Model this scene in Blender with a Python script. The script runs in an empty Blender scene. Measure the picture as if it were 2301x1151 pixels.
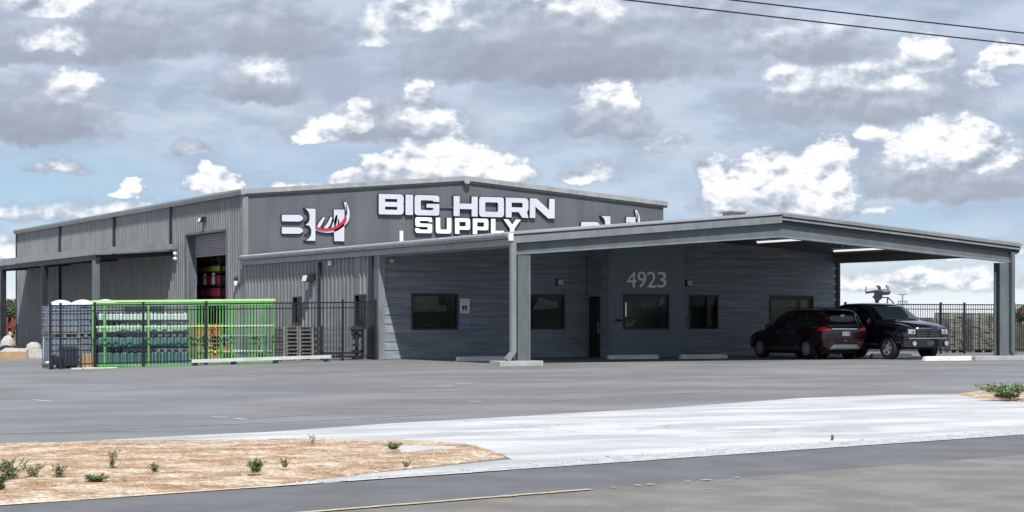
import bpy, bmesh, math, random
from mathutils import Vector, Matrix
from mathutils.bvhtree import BVHTree
random.seed(7)
sc = bpy.context.scene
col = sc.collection
R = math.radians

# ------------------------------------------------------------------ camera
F, CX, HY, EYE = 4500.0, 1150.5, 715.0, 1.45
TH = R(26.05)
CT, ST = math.cos(TH), math.sin(TH)
cam_d = bpy.data.cameras.new('camera'); cam = bpy.data.objects.new('camera', cam_d); col.objects.link(cam)
cam.location = (0, 0, EYE); cam.rotation_euler = (R(90), 0, -TH)
cam_d.sensor_width = 36; cam_d.lens = 36*F/2301; cam_d.shift_y = (HY-575.5)/2301
cam_d.clip_start = .1; cam_d.clip_end = 6000
sc.camera = cam

# ------------------------------------------------------------------ light
sc.view_settings.view_transform = 'Standard'; sc.view_settings.look = 'None'
sc.view_settings.exposure = 0.10; sc.view_settings.gamma = 1
sc.render.engine = 'CYCLES'
SUN_EL, SUN_AZ = R(49), math.atan2(-.30, -.95)      # azimuth as atan2(x, y)
sd = Vector((math.sin(SUN_AZ)*math.cos(SUN_EL), math.cos(SUN_AZ)*math.cos(SUN_EL), math.sin(SUN_EL)))
sl = bpy.data.lights.new('sun', 'SUN'); sl.energy = 4.6; sl.angle = R(.6); sl.color = (1, .955, .9)
so = bpy.data.objects.new('sun', sl); col.objects.link(so); so.location = (0, 0, 40)
so.rotation_euler = (-sd).to_track_quat('-Z', 'Y').to_euler()

# ------------------------------------------------------------------ sky with clouds (in world directions)
class NT:
    def __init__(s, tree): s.t = tree; s.n = tree.nodes; s.l = tree.links
    def node(s, typ, **kw):
        n = s.n.new(typ)
        for k, v in kw.items(): setattr(n, k, v)
        return n
    def set(s, sock, v):
        if isinstance(v, bpy.types.NodeSocket): s.l.new(v, sock)
        elif v is not None: sock.default_value = v
    def m(s, op, a, b=None, c=None, clamp=False):
        n = s.n.new('ShaderNodeMath'); n.operation = op; n.use_clamp = clamp
        s.set(n.inputs[0], a); s.set(n.inputs[1], b); s.set(n.inputs[2], c); return n.outputs[0]
    def comb(s, x, y, z):
        n = s.n.new('ShaderNodeCombineXYZ'); s.set(n.inputs[0], x); s.set(n.inputs[1], y); s.set(n.inputs[2], z); return n.outputs[0]
    def ss(s, v, a, b, lo=0, hi=1):
        n = s.n.new('ShaderNodeMapRange'); n.interpolation_type = 'SMOOTHSTEP'
        s.set(n.inputs[0], v); s.set(n.inputs[1], a); s.set(n.inputs[2], b); s.set(n.inputs[3], lo); s.set(n.inputs[4], hi); return n.outputs[0]
    def lin(s, v, a, b, lo=0, hi=1):
        n = s.n.new('ShaderNodeMapRange')
        s.set(n.inputs[0], v); s.set(n.inputs[1], a); s.set(n.inputs[2], b); s.set(n.inputs[3], lo); s.set(n.inputs[4], hi); return n.outputs[0]
    def noise(s, vec, scale, detail=4, rough=.55, dist=0, out=0):
        n = s.n.new('ShaderNodeTexNoise'); s.set(n.inputs['Vector'], vec)
        n.inputs['Scale'].default_value = scale; n.inputs['Detail'].default_value = detail
        n.inputs['Roughness'].default_value = rough; n.inputs['Distortion'].default_value = dist; return n.outputs[out]
    def mix(s, f, a, b, bt='MIX'):
        n = s.n.new('ShaderNodeMix'); n.data_type = 'RGBA'; n.blend_type = bt
        s.set(n.inputs[0], f); s.set(n.inputs[6], a); s.set(n.inputs[7], b); return n.outputs[2]

def s2l(h):
    return tuple(((c/255)/12.92 if c/255 <= .04045 else ((c/255+.055)/1.055)**2.4) for c in (int(h[i:i+2], 16) for i in (0, 2, 4)))+(1,)

w = bpy.data.worlds.new('World'); sc.world = w; w.use_nodes = True
W = NT(w.node_tree); W.n.clear()
outw = W.node('ShaderNodeOutputWorld'); bg = W.node('ShaderNodeBackground')
sky = W.node('ShaderNodeTexSky', sky_type='NISHITA'); sky.sun_disc = False
sky.sun_elevation = SUN_EL; sky.sun_rotation = SUN_AZ; sky.air_density = 1.0; sky.dust_density = .6; sky.ozone_density = 1.3
tc = W.node('ShaderNodeTexCoord'); dirv = tc.outputs['Generated']
sep = W.node('ShaderNodeSeparateXYZ'); W.l.new(dirv, sep.inputs[0])
dx, dy, dz = sep.outputs
rr_ = W.m('SUBTRACT', W.m('MULTIPLY', dx, CT), W.m('MULTIPLY', dy, ST))
ff_ = W.m('ADD', W.m('MULTIPLY', dx, ST), W.m('MULTIPLY', dy, CT))
S0 = W.m('MULTIPLY', W.m('ARCTAN2', rr_, ff_), 4.5)           # azimuth
T0 = W.m('MULTIPLY', W.m('ARCSINE', dz), 4.5)                 # elevation
base = W.comb(S0, T0, 0)
# billowy warping of the lookup direction
n1 = W.node('ShaderNodeTexNoise'); W.l.new(base, n1.inputs[0]); n1.inputs['Scale'].default_value = 9; n1.inputs['Detail'].default_value = 7; n1.inputs['Roughness'].default_value = .62
sp1 = W.node('ShaderNodeSeparateColor'); W.l.new(n1.outputs[1], sp1.inputs[0])
S = W.m('ADD', S0, W.m('MULTIPLY', W.m('SUBTRACT', sp1.outputs[0], .5), .13))
T = W.m('ADD', T0, W.m('MULTIPLY', W.m('SUBTRACT', sp1.outputs[1], .5), .085))
# billow relief
st = W.comb(S0, W.m('MULTIPLY', T0, 1.5), 0)
va = W.noise(st, 10, 6, .55)
vb = W.noise(W.comb(W.m('ADD', S0, -.012), W.m('MULTIPLY', W.m('ADD', T0, .016), 1.5), 0), 10, 6, .55)
relief = W.m('MULTIPLY', W.m('SUBTRACT', va, vb), 1.9)
# puffs: centre px, base px, top px, half width px, white at the top, white at the bottom, depth below the base px, softness
PUFF = [
 (1250,168,-20,350,.66,.40,22,.5),(250,130,-20,230,.62,.44,20,.5),(620,125,0,170,.62,.43,25,.5),(110,300,190,150,.60,.41,34,.4),
 (1930,265,120,250,.78,.50,30,.45),(1790,130,50,190,.74,.50,20,.5),(860,300,215,210,.72,.50,24,.45),(2110,430,290,200,.80,.50,30,.35),
 (590,222,120,100,.78,.46,16,.4),(1600,60,0,200,.66,.52,20,.6),(70,140,60,120,.66,.50,20,.6),
 (110,42,-10,130,.98,.78,10,.4),(150,120,75,75,.93,.72,10,.4),(190,235,160,78,.97,.66,14,.35),
 (960,60,-30,120,.92,.74,16,.45),(845,100,25,45,.92,.75,10,.45),(1345,60,-10,60,.93,.62,14,.5),(1240,40,-20,90,.88,.64,14,.5),
 (728,312,262,58,1.0,.82,8,.25),(800,290,228,42,.99,.75,10,.3),(975,292,240,78,.97,.70,10,.3),(936,235,172,34,.97,.75,10,.35),(600,185,140,45,.93,.72,8,.5),
 (990,402,312,195,1.04,.72,22,.18),(1165,400,362,50,1.0,.8,10,.3),(775,420,385,45,1.0,.9,10,.3),
 (483,428,370,62,1.03,.84,12,.22),(293,438,406,36,1.05,.95,8,.2),(660,425,402,60,.95,.9,10,.4),
 (1368,255,178,82,1.03,.72,10,.18),(1368,290,235,105,.66,.52,14,.3),
 (1735,475,345,165,1.0,.72,24,.22),(1600,440,350,42,1.0,.8,14,.25),(1850,400,313,62,1.06,.8,14,.22),(1870,470,390,70,1.0,.8,14,.3),
 (1950,318,288,50,1.06,.9,8,.2),(2130,370,283,150,1.10,.82,14,.2),(2060,155,88,75,1.02,.74,12,.3),(1760,205,140,65,.90,.72,12,.4),
 (2245,160,112,62,1.05,.80,12,.3),(2180,205,150,40,1.0,.78,12,.3),(2000,205,165,60,.88,.70,12,.45),
 (1480,330,308,65,.84,.74,8,.6),(1320,400,362,70,.82,.76,10,.5),(150,392,370,70,.80,.76,8,.6),(430,345,318,40,.80,.76,8,.6),
 (20,575,525,60,.98,.9,12,.4),(100,495,470,160,.84,.8,12,.7),(300,480,455,160,.84,.8,12,.7),(2080,570,545,220,1.0,.95,12,.7),(2050,640,600,260,1.08,1.04,16,.7),
 (1950,480,468,60,.82,.78,8,.6),(-250,300,120,220,.9,.5,20,.4),(2600,380,200,220,.9,.5,20,.4),(-700,420,250,260,.95,.6,20,.4),(3200,420,300,300,.95,.55,20,.4)]
rag = W.m('MULTIPLY', W.m('SUBTRACT', W.noise(W.comb(S0, W.m('MULTIPLY', T0, 1.7), 2.2), 20, 6, .68), .5), 1.7)
blot = W.m('SUBTRACT', W.noise(W.comb(S0, W.m('MULTIPLY', T0, 1.6), 9.1), 7.5, 4, .5), .5)
dens = None; shade = None
for (cx, by, ty, hw, wt, wb, dp, soft) in PUFF:
    s0 = (cx-1150)/1000; t0 = (715-by)/1000; hh = (by-ty)/1000; hw /= 1000; dp /= 1000
    u = W.m('MULTIPLY', W.m('SUBTRACT', S, s0), 1/hw)
    v = W.m('SUBTRACT', T, t0)
    vv = W.m('MAXIMUM', W.m('MULTIPLY', v, 1/hh), W.m('MULTIPLY', v, -1/dp))
    d = W.m('ADD', W.m('ADD', W.m('MULTIPLY', u, u), W.m('MULTIPLY', vv, vv)), rag)
    mk = W.ss(d, 1+soft*1.3+.1, 1-soft*1.7)
    br = W.ss(v, -dp, hh*.75, wb, wt)
    shade = br if shade is None else W.m('ADD', shade, W.m('MULTIPLY', mk, W.m('SUBTRACT', br, shade)))
    dens = mk if dens is None else W.m('MAXIMUM', dens, mk)
# thin grey veil
veil = W.noise(W.comb(W.m('MULTIPLY', S0, .8), W.m('MULTIPLY', T0, 2.6), 3.1), 2.6, 7, .6, .3)
vc = W.noise(W.comb(W.m('MULTIPLY', S0, 1.0), W.m('MULTIPLY', T0, 2.8), 7.7), 4.2, 6, .6, .2)
vbias = W.m('ADD', W.m('ADD', W.ss(T0, .26, .52, 0, .48), W.ss(T0, 0.10, .02, 0, .25)), W.m('MULTIPLY', W.ss(S0, -.5, .5, 0, .2), W.ss(T0, .12, .3)))
veilm = W.ss(W.m('ADD', veil, vbias), .44, .86)
skyc = W.mix(1.0, sky.outputs[0], (.1, .1, .1, 1), 'MULTIPLY')
grad = W.node('ShaderNodeValToRGB'); W.set(grad.inputs[0], W.m('MULTIPLY', T0, .6))
e = grad.color_ramp.elements; e[0].position = 0; e[0].color = s2l('F2F8FB'); e[1].position = .32; e[1].color = s2l('A4BAD6')
x = e.new(.05); x.color = s2l('DCE9F3'); x = e.new(.13); x.color = s2l('AACBE6'); x = e.new(1.0); x.color = s2l('6F94C4')
skyc = W.mix(.85, skyc, grad.outputs[0])
veilcol = W.mix(W.ss(vc, .36, .66), s2l('A9B4C8'), s2l('C8D3E4'))
veilcol = W.mix(W.ss(T0, .16, .03), veilcol, s2l('EDF3F8'))
c1 = W.mix(W.m('MULTIPLY', veilm, .85), skyc, veilcol)
lum = W.m('ADD', shade, W.m('MULTIPLY', relief, W.ss(shade, .5, .95, .22, 1.15)))
lum = W.m('ADD', lum, W.m('MULTIPLY', blot, W.ss(shade, .5, .95, .25, .75)))
ramp = W.node('ShaderNodeValToRGB'); W.set(ramp.inputs[0], lum)
e = ramp.color_ramp.elements; e[0].position = .30; e[0].color = s2l('949DAC'); e[1].position = 1.0; e[1].color = (1, 1, 1, 1)
x = e.new(.55); x.color = s2l('A6B0BF'); x = e.new(.72); x.color = s2l('C2CBD8'); x = e.new(.86); x.color = s2l('E4E9F0')
c2 = W.mix(W.m('MULTIPLY', dens, .97), c1, ramp.outputs[0])
# outside the photographed sector: scattered cumulus, dim ground-coloured below the horizon
W.l.new(c2, bg.inputs[0]); bg.inputs[1].default_value = 1.0
W.l.new(bg.outputs[0], outw.inputs[0])

# ------------------------------------------------------------------ positions: photo measurements on real planes
def ray(px): return (px-CX)/F
def on_v(px, py, v):            # point on the vertical plane y = v
    a = ray(px); z = v/(CT-ST*a); return (z*(CT*a+ST), v, EYE+(HY-py)/F*z)
def on_u(px, py, u):            # point on the vertical plane x = u
    a = ray(px); z = u/(ST+CT*a); return (u, z*(CT-ST*a), EYE+(HY-py)/F*z)
def on_g(px, py, g=0.0):        # point on level ground
    z = (EYE-g)*F/(py-HY); a = ray(px)*z; return (a*CT+z*ST, -a*ST+z*CT)
def sstep(a, b, x):
    t = max(0, min(1, (x-a)/(b-a))); return t*t*(3-2*t)
def gz(u, v):
    d = -.019*min(30, max(0, 26.8-u))*sstep(48, 65, v)
    d -= .0105*min(60, max(0, v-66))*sstep(40, 27, u)
    return d

# ------------------------------------------------------------------ materials
MATS = {}
def mat(name, c, rough=.6, metal=0., var=.0, vs=3.0, bump=0., bs=40., c2=None, spec=.5, stretch=None, coat=0., fine=0.):
    m = bpy.data.materials.new(name); m.use_nodes = True
    N = NT(m.node_tree); b = N.n['Principled BSDF']
    if isinstance(c, str): c = s2l(c)
    c = tuple(c)[:3]+(1,)
    b.inputs['Roughness'].default_value = rough; b.inputs['Metallic'].default_value = metal
    b.inputs['Specular IOR Level'].default_value = spec; b.inputs['Coat Weight'].default_value = coat
    t = N.node('ShaderNodeTexCoord').outputs['Object']
    if stretch:
        mp = N.node('ShaderNodeMapping'); N.l.new(t, mp.inputs[0]); mp.inputs['Scale'].default_value = stretch; t = mp.outputs[0]
    if var or c2:
        f = N.noise(t, vs, 6, .6)
        if c2:
            if isinstance(c2, str): c2 = s2l(c2)
            cc = N.mix(N.ss(f, .38, .64), c, tuple(c2)[:3]+(1,))
        else:
            cc = N.mix(N.ss(f, .3, .7), tuple(x*(1-var) for x in c[:3])+(1,), tuple(min(1, x*(1+var)) for x in c[:3])+(1,))
        if fine:
            g = N.noise(t, bs, 3, .7)
            cc = N.mix(1.0, cc, N.mix(N.ss(g, .25, .75), (1-fine,)*3+(1,), (1+fine,)*3+(1,)), 'MULTIPLY')
        N.l.new(cc, b.inputs['Base Color'])
        N.set(b.inputs['Roughness'], N.lin(f, .3, .7, max(.02, rough-.08), min(1, rough+.08)))
    else: b.inputs['Base Color'].default_value = c
    if bump:
        bn = N.node('ShaderNodeBump'); bn.inputs['Strength'].default_value = bump; bn.inputs['Distance'].default_value = .02
        N.l.new(N.noise(t, bs, 4, .6), bn.inputs['Height']); N.l.new(bn.outputs[0], b.inputs['Normal'])
    MATS[name] = m; return m

M = {}
M['ribwall'] = mat('ribbed_steel', (.212, .226, .224), .45, .15, .08, .8, 0, stretch=(1, 1, .4))
M['flatwall'] = mat('gable_panel', (.094, .106, .116), .6, .0, .07, .5, .05, 12)
def streaks(name, amt=.16, sc_=3.0, hs=.25):
    N = NT(M[name].node_tree); b = N.n['Principled BSDF']; lk = b.inputs['Base Color'].links[0].from_socket
    t = N.node('ShaderNodeTexCoord').outputs['Object']; mp = N.node('ShaderNodeMapping'); N.l.new(t, mp.inputs[0]); mp.inputs['Scale'].default_value = (1, 1, hs)
    f = N.noise(mp.outputs[0], sc_, 5, .65); g = N.noise(t, 9, 4, .7)
    cc = N.mix(1.0, lk, N.mix(N.ss(f, .36, .62), (1-amt,)*3+(1,), (1+amt*.6,)*3+(1,)), 'MULTIPLY')
    cc = N.mix(N.m('MULTIPLY', N.ss(g, .6, .75), .25), cc, (.16, .14, .12, 1)); N.l.new(cc, b.inputs['Base Color'])
streaks('ribwall', .14, 2.2); streaks('flatwall', .12, 1.2, .15)
M['board'] = mat('weathered_board_siding', (.17, .205, .245), .6, .0, 0, 2.0, .25, 30, c2=(.28, .31, .335), stretch=(.22, 1, 4.5), fine=.25)
M['trim'] = mat('painted_trim', (.235, .25, .255), .4, .2, .06, 1)
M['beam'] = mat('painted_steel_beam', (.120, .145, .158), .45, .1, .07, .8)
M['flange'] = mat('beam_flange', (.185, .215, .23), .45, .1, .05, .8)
M['fascia'] = mat('fascia_trim', (.205, .225, .238), .45, .15, .05, .7)
M['roof'] = mat('galvalume_roof', (.42, .43, .47), .38, .5, .06, .6)
M['gutter'] = mat('gutter_metal', (.34, .345, .34), .4, .2, .06, 1)
M['dark'] = mat('dark_metal', (.022, .024, .035), .5, .2, .15, 3)
M['soffit'] = mat('soffit_liner', (.13, .13, .14), .7, 0, .1, 1)
M['blackfence'] = mat('black_powder_coat', (.012, .014, .020), .45, .1, .1, 3)
M['glass'] = mat('dark_glass', (.018, .026, .028), .05, 0, 0, spec=.5)
gm = M['glass']; GN = NT(gm.node_tree); gb = GN.n['Principled BSDF']; gb.inputs['Base Color'].default_value = (.012, .018, .02, 1)
tr = GN.node('ShaderNodeBsdfTransparent'); tr.inputs[0].default_value = (.93, .95, .94, 1); mx = GN.node('ShaderNodeMixShader'); mx.inputs[0].default_value = .22
go = [q for q in GN.n if q.type == 'OUTPUT_MATERIAL'][0]; GN.l.new(tr.outputs[0], mx.inputs[1]); GN.l.new(gb.outputs[0], mx.inputs[2]); GN.l.new(mx.outputs[0], go.inputs[0])
M['paper'] = mat('beige_paper', (.34, .31, .22), .8, 0, .15, 4); M['paper2'] = mat('yellow_paper', (.55, .50, .20), .8, 0, .1, 4)
M['ppale'] = mat('pale_print_and_reflection', (.42, .47, .46), .7, 0, .3, 5); M['pgreen'] = mat('green_print_and_reflection', (.06, .16, .11), .7, 0, .4, 5)  # both also colour the reflections painted behind the panes
M['glass2'] = mat('car_glass', (.008, .012, .016), .04, 0, 0, spec=.7)
M['frame'] = mat('bronze_frame', (.03, .033, .04), .45, .3)
M['glow'] = mat('tube_and_strip_glow', (.8, .8, .8), .4)
M['glow'].node_tree.nodes['Principled BSDF'].inputs['Emission Color'].default_value = (1, .98, .95, 1)
M['glow'].node_tree.nodes['Principled BSDF'].inputs['Emission Strength'].default_value = .75
M['white'] = mat('white_plastic', (.78, .78, .79), .4, 0, .03, 3)
M['letter'] = mat('brushed_letter_face', (.53, .55, .62), .4, .0, .05, 1)
M['letter2'] = mat('bright_letter_face', (.80, .81, .83), .4)
M['red'] = mat('red_acrylic', (.45, .02, .04), .35)
M['black'] = mat('black_rubber', (.010, .010, .012), .75, 0, .2, 8)
M['concrete'] = mat('concrete', (.47, .48, .47), .85, 0, 0, .5, .3, 50, c2=(.58, .58, .57), fine=.06)
M['curb'] = mat('cast_concrete', (.34, .355, .35), .85, 0, .15, 2, .3, 60)
M['stop'] = mat('painted_concrete', (.62, .64, .63), .8, 0, .12, 3, .2, 50)
M['lime'] = mat('lime_paint', (.15, .44, .13), .45, 0, .12, 2)
M['limelight'] = mat('yellow_green_paint', (.48, .74, .30), .45, 0, .06, 2)
M['tote'] = mat('translucent_tank', (.17, .21, .26), .35, 0, .15, 2)
M['galv'] = mat('galvanised_tube', (.34, .38, .44), .35, .6, .1, 3)
M['jug'] = mat('blue_grey_jug', (.30, .46, .45), .4, 0, .2, 4)
M['jugw'] = mat('white_jug', (.48, .60, .57), .4, 0, .1, 4)
M['teal'] = mat('dark_teal_drum', (.09, .20, .20), .4, 0, .2, 2)
M['wood'] = mat('grey_pallet_wood', (.20, .19, .18), .8, 0, .2, 6)
M['woodt'] = mat('tan_pallet_wood', (.33, .24, .15), .8, 0, .25, 6)
M['orange'] = mat('orange_board', (.48, .13, .03), .7, 0, .25, 4)
M['card'] = mat('cardboard', (.42, .27, .15), .85, 0, .12, 4)
M['sack'] = mat('white_sack', (.46, .44, .40), .8, 0, .15, 5, .6, 14)
M['yellow'] = mat('yellow_crate', (.60, .52, .10), .5, 0, .15, 3)
M['redcrate'] = mat('red_crate', (.50, .05, .09), .6, 0, .3, 3)
M['rust'] = mat('rusty_steel', (.20, .06, .04), .8, .1, .4, 3)
M['door'] = mat('roll_up_curtain', (.33, .30, .30), .5, .0, .06, 1)
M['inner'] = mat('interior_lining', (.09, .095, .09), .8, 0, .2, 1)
M['blackpaint'] = mat('black_car_paint', (.006, .008, .016), .14, 0, 0, spec=.6, coat=.8)
M['winepaint'] = mat('wine_car_paint', (.024, .002, .005), .2, .2, 0, spec=.6, coat=.7)
M['chrome'] = mat('chrome', (.62, .64, .66), .18, 1)
M['silver'] = mat('silver_plastic', (.42, .45, .45), .35, .4)
M['alloy'] = mat('alloy_rim', (.33, .36, .40), .35, .3)
M['cladding'] = mat('dark_cladding', (.05, .05, .055), .6, 0, .1, 6)
M['lens'] = mat('clear_lens', (.32, .37, .38), .12, 0, spec=.8)
M['taillight'] = mat('tail_lens', (.70, .03, .05), .12, 0, spec=.8)
M['blue'] = mat('blue_sign', (.10, .24, .52), .4)
M['leaf'] = mat('weed_leaf', (.13, .20, .08), .6, 0, .35, 9)
M['leafd'] = mat('dusty_weed', (.22, .21, .12), .7, 0, .3, 9)
M['straw'] = mat('dry_straw', (.60, .45, .28), .8, 0, .2, 9)
M['stone'] = mat('pale_pebble', (.46, .44, .41), .85, 0, .2, 9)
M['flag'] = mat('stacked_flagstone', (.25, .235, .195), .85, 0, 0, 2.5, .6, 9, c2=(.15, .145, .135))
M['bark'] = mat('bark', (.09, .07, .05), .9, 0, .2, 9)
M['tree'] = mat('tree_leaf', (.075, .10, .05), .7, 0, .3, 1)

dm = None
for q_ in ('beam', 'flange', 'fascia', 'trim', 'gutter'): streaks(q_, .12, 3, .3)
def asphalt(name, c, c2, sheen=.0, streak=(1, 1, 1), fine=.28, bs=85, vs=.35, rough=.85):
    m = mat(name, c, rough, 0, 0, vs, .35, bs, c2=c2, fine=fine, stretch=streak); return m
M['lot'] = asphalt('lot_asphalt', (.172, .174, .178), (.232, .235, .238), streak=(.8, 1.25, 1), vs=.30, fine=.12, bs=24)
def wear(name, crack=.25, scale=.22, stain=.35, spots=1.3, tint=(.93, .9, .86)):
    N = NT(M[name].node_tree); b = N.n['Principled BSDF']; lk = b.inputs['Base Color'].links[0].from_socket
    t = N.node('ShaderNodeTexCoord').outputs['Object']
    wv = N.node('ShaderNodeVectorMath', operation='ADD'); N.l.new(t, wv.inputs[0]); sc_ = N.node('ShaderNodeVectorMath', operation='SCALE'); N.l.new(N.noise(t, .9, 5, .7, out=1), sc_.inputs[0]); sc_.inputs['Scale'].default_value = 2.2; N.l.new(sc_.outputs[0], wv.inputs[1])
    vo = N.node('ShaderNodeTexVoronoi', feature='DISTANCE_TO_EDGE'); N.l.new(wv.outputs[0], vo.inputs['Vector']); vo.inputs['Scale'].default_value = scale
    gate = N.ss(N.noise(t, .13, 2, .5), .50, .60)
    ck = N.m('MULTIPLY', N.m('MULTIPLY', N.ss(vo.outputs['Distance'], .012, .0), gate), crack)
    st_ = N.m('MULTIPLY', N.ss(N.noise(t, spots, 4, .6), .62, .76), stain)
    cc = N.mix(N.m('MAXIMUM', ck, st_), lk, (.045, .045, .048, 1))
    big = N.ss(N.noise(t, .07, 3, .6), .42, .58)
    cc = N.mix(big, cc, tuple(tint)+(1,), 'MULTIPLY') if tint else cc
    gr_ = N.noise(t, 260, 2, .8); cc = N.mix(1.0, cc, N.mix(N.ss(gr_, .3, .7), (.86, .86, .86, 1), (1.12, 1.12, 1.12, 1)), 'MULTIPLY')
    N.l.new(cc, b.inputs['Base Color'])
wear('lot')
M['road'] = asphalt('road_chipseal', (.185, .175, .166), (.245, .235, .225), bs=60, fine=.34, vs=1.4)
M['roadedge'] = asphalt('road_new_asphalt', (.128, .128, .134), (.160, .160, .165), bs=60, fine=.25, vs=1.2)
wear('road', .5, .5, .2, 2.4); wear('roadedge', .4, .45, .15, 2.0, None)
M['dirt'] = mat('red_dirt', (.40, .25, .145), .95, 0, 0, 2.0, .8, 22, c2=(.66, .54, .40), fine=.38)
DN = NT(M['dirt'].node_tree); db = DN.n['Principled BSDF']; lk = db.inputs['Base Color'].links[0].from_socket
dt = DN.node('ShaderNodeTexCoord').outputs['Object']
d1 = DN.ss(DN.noise(dt, 5.5, 5, .7), .34, .62, .70, 1.06); d2 = DN.ss(DN.noise(dt, 34, 3, .7), .33, .62, .74, 1.08)
DN.l.new(DN.mix(1.0, lk, DN.comb(*[DN.m('MULTIPLY', d1, d2)]*3), 'MULTIPLY'), db.inputs['Base Color'])
M['field'] = mat('far_field', (.16, .15, .09), .95, 0, .3, .02)
M['slab'] = mat('driveway_concrete', (.425, .43, .435), .88, 0, 0, .8, .3, 45, c2=(.62, .62, .61), fine=.12, stretch=(.45, 1.5, 1))
wear('slab', .35, .16, .16, .8, (.9, .9, .89))
M['gravel'] = mat('white_gravel', (.62, .62, .62), .95, 0, 0, 7, .9, 60, c2=(.40, .41, .42), fine=.4)
M['paintline'] = mat('worn_line_paint', (.55, .55, .55), .8, 0, .2, 5)
M['yellowline'] = mat('faded_yellow_line', (.52, .45, .28), .8, 0, .2, 7)

# ------------------------------------------------------------------ builders
def setp(o, label=None, cat=None, group=None, kind=None):
    if label: o['label'] = label
    if cat: o['category'] = cat
    if group: o['group'] = group
    if kind: o['kind'] = kind
    return o
def thing(name, label, cat, loc=(0, 0, 0), rz=0, group=None):
    o = bpy.data.objects.new(name, None); col.objects.link(o); o.empty_display_size = .3
    o.location = loc; o.rotation_euler = (0, 0, rz); return setp(o, label, cat, group)
def origin(o):
    p = Vector((0, 0, 0))
    while o: p = p+Vector(o.location); o = o.parent
    return p
class MB:
    def __init__(s): s.v = []; s.f = []; s.sm = False
    def add(s, vs, fs):
        n = len(s.v); s.v += [tuple(p) for p in vs]; s.f += [tuple(i+n for i in f) for f in fs]; return s
    def box(s, x0, x1, y0, y1, z0, z1):
        return s.hexa([(x0, y0, z0), (x1, y0, z0), (x1, y1, z0), (x0, y1, z0), (x0, y0, z1), (x1, y0, z1), (x1, y1, z1), (x0, y1, z1)])
    def hexa(s, p): return s.add(p, [(0, 3, 2, 1), (4, 5, 6, 7), (0, 1, 5, 4), (1, 2, 6, 5), (2, 3, 7, 6), (3, 0, 4, 7)])
    def cbox(s, x, y, z, sx, sy, sz): return s.box(x-sx/2, x+sx/2, y-sy/2, y+sy/2, z, z+sz)
    def quad(s, *p): return s.add(p, [tuple(range(len(p)))])
    def prism(s, poly, fn, d0, d1):          # poly 2D, fn(a, b, d) -> xyz
        n = len(poly); vs = [fn(a, b, d0) for a, b in poly]+[fn(a, b, d1) for a, b in poly]
        fs = [tuple(range(n))[::-1], tuple(range(n, 2*n))]+[(i, (i+1) % n, n+(i+1) % n, n+i) for i in range(n)]
        return s.add(vs, fs)
    def tube(s, p0, p1, r0, r1=None, n=10, cap=True):
        r1 = r0 if r1 is None else r1; p0 = Vector(p0); p1 = Vector(p1); d = (p1-p0).normalized()
        a = d.orthogonal().normalized(); b = d.cross(a); vs = []
        for p, r in ((p0, r0), (p1, r1)):
            for i in range(n):
                t = 2*math.pi*i/n; vs.append(p+a*r*math.cos(t)+b*r*math.sin(t))
        fs = [(i, (i+1) % n, n+(i+1) % n, n+i) for i in range(n)]
        if cap: fs += [tuple(range(n))[::-1], tuple(range(n, 2*n))]
        return s.add(vs, fs)
    def lathe(s, prof, c=(0, 0, 0), n=16, axis='z', cap=True):
        vs = []; cx, cy, cz = c
        for r, h in prof:
            for i in range(n):
                t = 2*math.pi*i/n; a, b = r*math.cos(t), r*math.sin(t)
                vs.append((cx+a, cy+b, cz+h) if axis == 'z' else (cx+a, cy+h, cz+b) if axis == 'y' else (cx+h, cy+a, cz+b))
        m = len(prof); fs = [(j*n+i, j*n+(i+1) % n, (j+1)*n+(i+1) % n, (j+1)*n+i) for j in range(m-1) for i in range(n)]
        if cap: fs += [tuple(range(n))[::-1], tuple(range((m-1)*n, m*n))]
        return s.add(vs, fs)
    def blob(s, c, rx, ry, rz, jit=.12, seed=0, flat=False):
        rnd = random.Random(seed); bm = bmesh.new(); bmesh.ops.create_icosphere(bm, subdivisions=2, radius=1)
        vs = []
        for v in bm.verts:
            k = 1+rnd.uniform(-jit, jit); z = v.co.z*k
            if flat: z = max(z, -.35)
            vs.append((c[0]+v.co.x*k*rx, c[1]+v.co.y*k*ry, c[2]+z*rz))
        fs = [tuple(v.index for v in f.verts) for f in bm.faces]; bm.free(); return s.add(vs, fs)
    def build(s, name, m, parent=None, world=True, smooth=False, bevel=0, fix=True):
        off = origin(parent) if (parent and world) else Vector((0, 0, 0))
        me = bpy.data.meshes.new(name); me.from_pydata([tuple(Vector(p)-off) for p in s.v], [], s.f); me.validate()
        if fix:
            bm = bmesh.new(); bm.from_mesh(me); bmesh.ops.recalc_face_normals(bm, faces=bm.faces); bm.to_mesh(me); bm.free()
        me.materials.append(m if not isinstance(m, str) else M[m])
        o = bpy.data.objects.new(name, me); col.objects.link(o)
        if parent: o.parent = parent
        if smooth: me.polygons.foreach_set('use_smooth', [True]*len(me.polygons))
        if bevel:
            b = o.modifiers.new('bevel', 'BEVEL'); b.width = bevel; b.segments = 2; b.limit_method = 'ANGLE'
        return o
def copy_tree(o, parent=None):
    c = o.copy(); col.objects.link(c)
    if parent: c.parent = parent
    for ch in list(o.children): copy_tree(ch, c)
    return c
def structure(o): o['kind'] = 'structure'; return o

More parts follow.
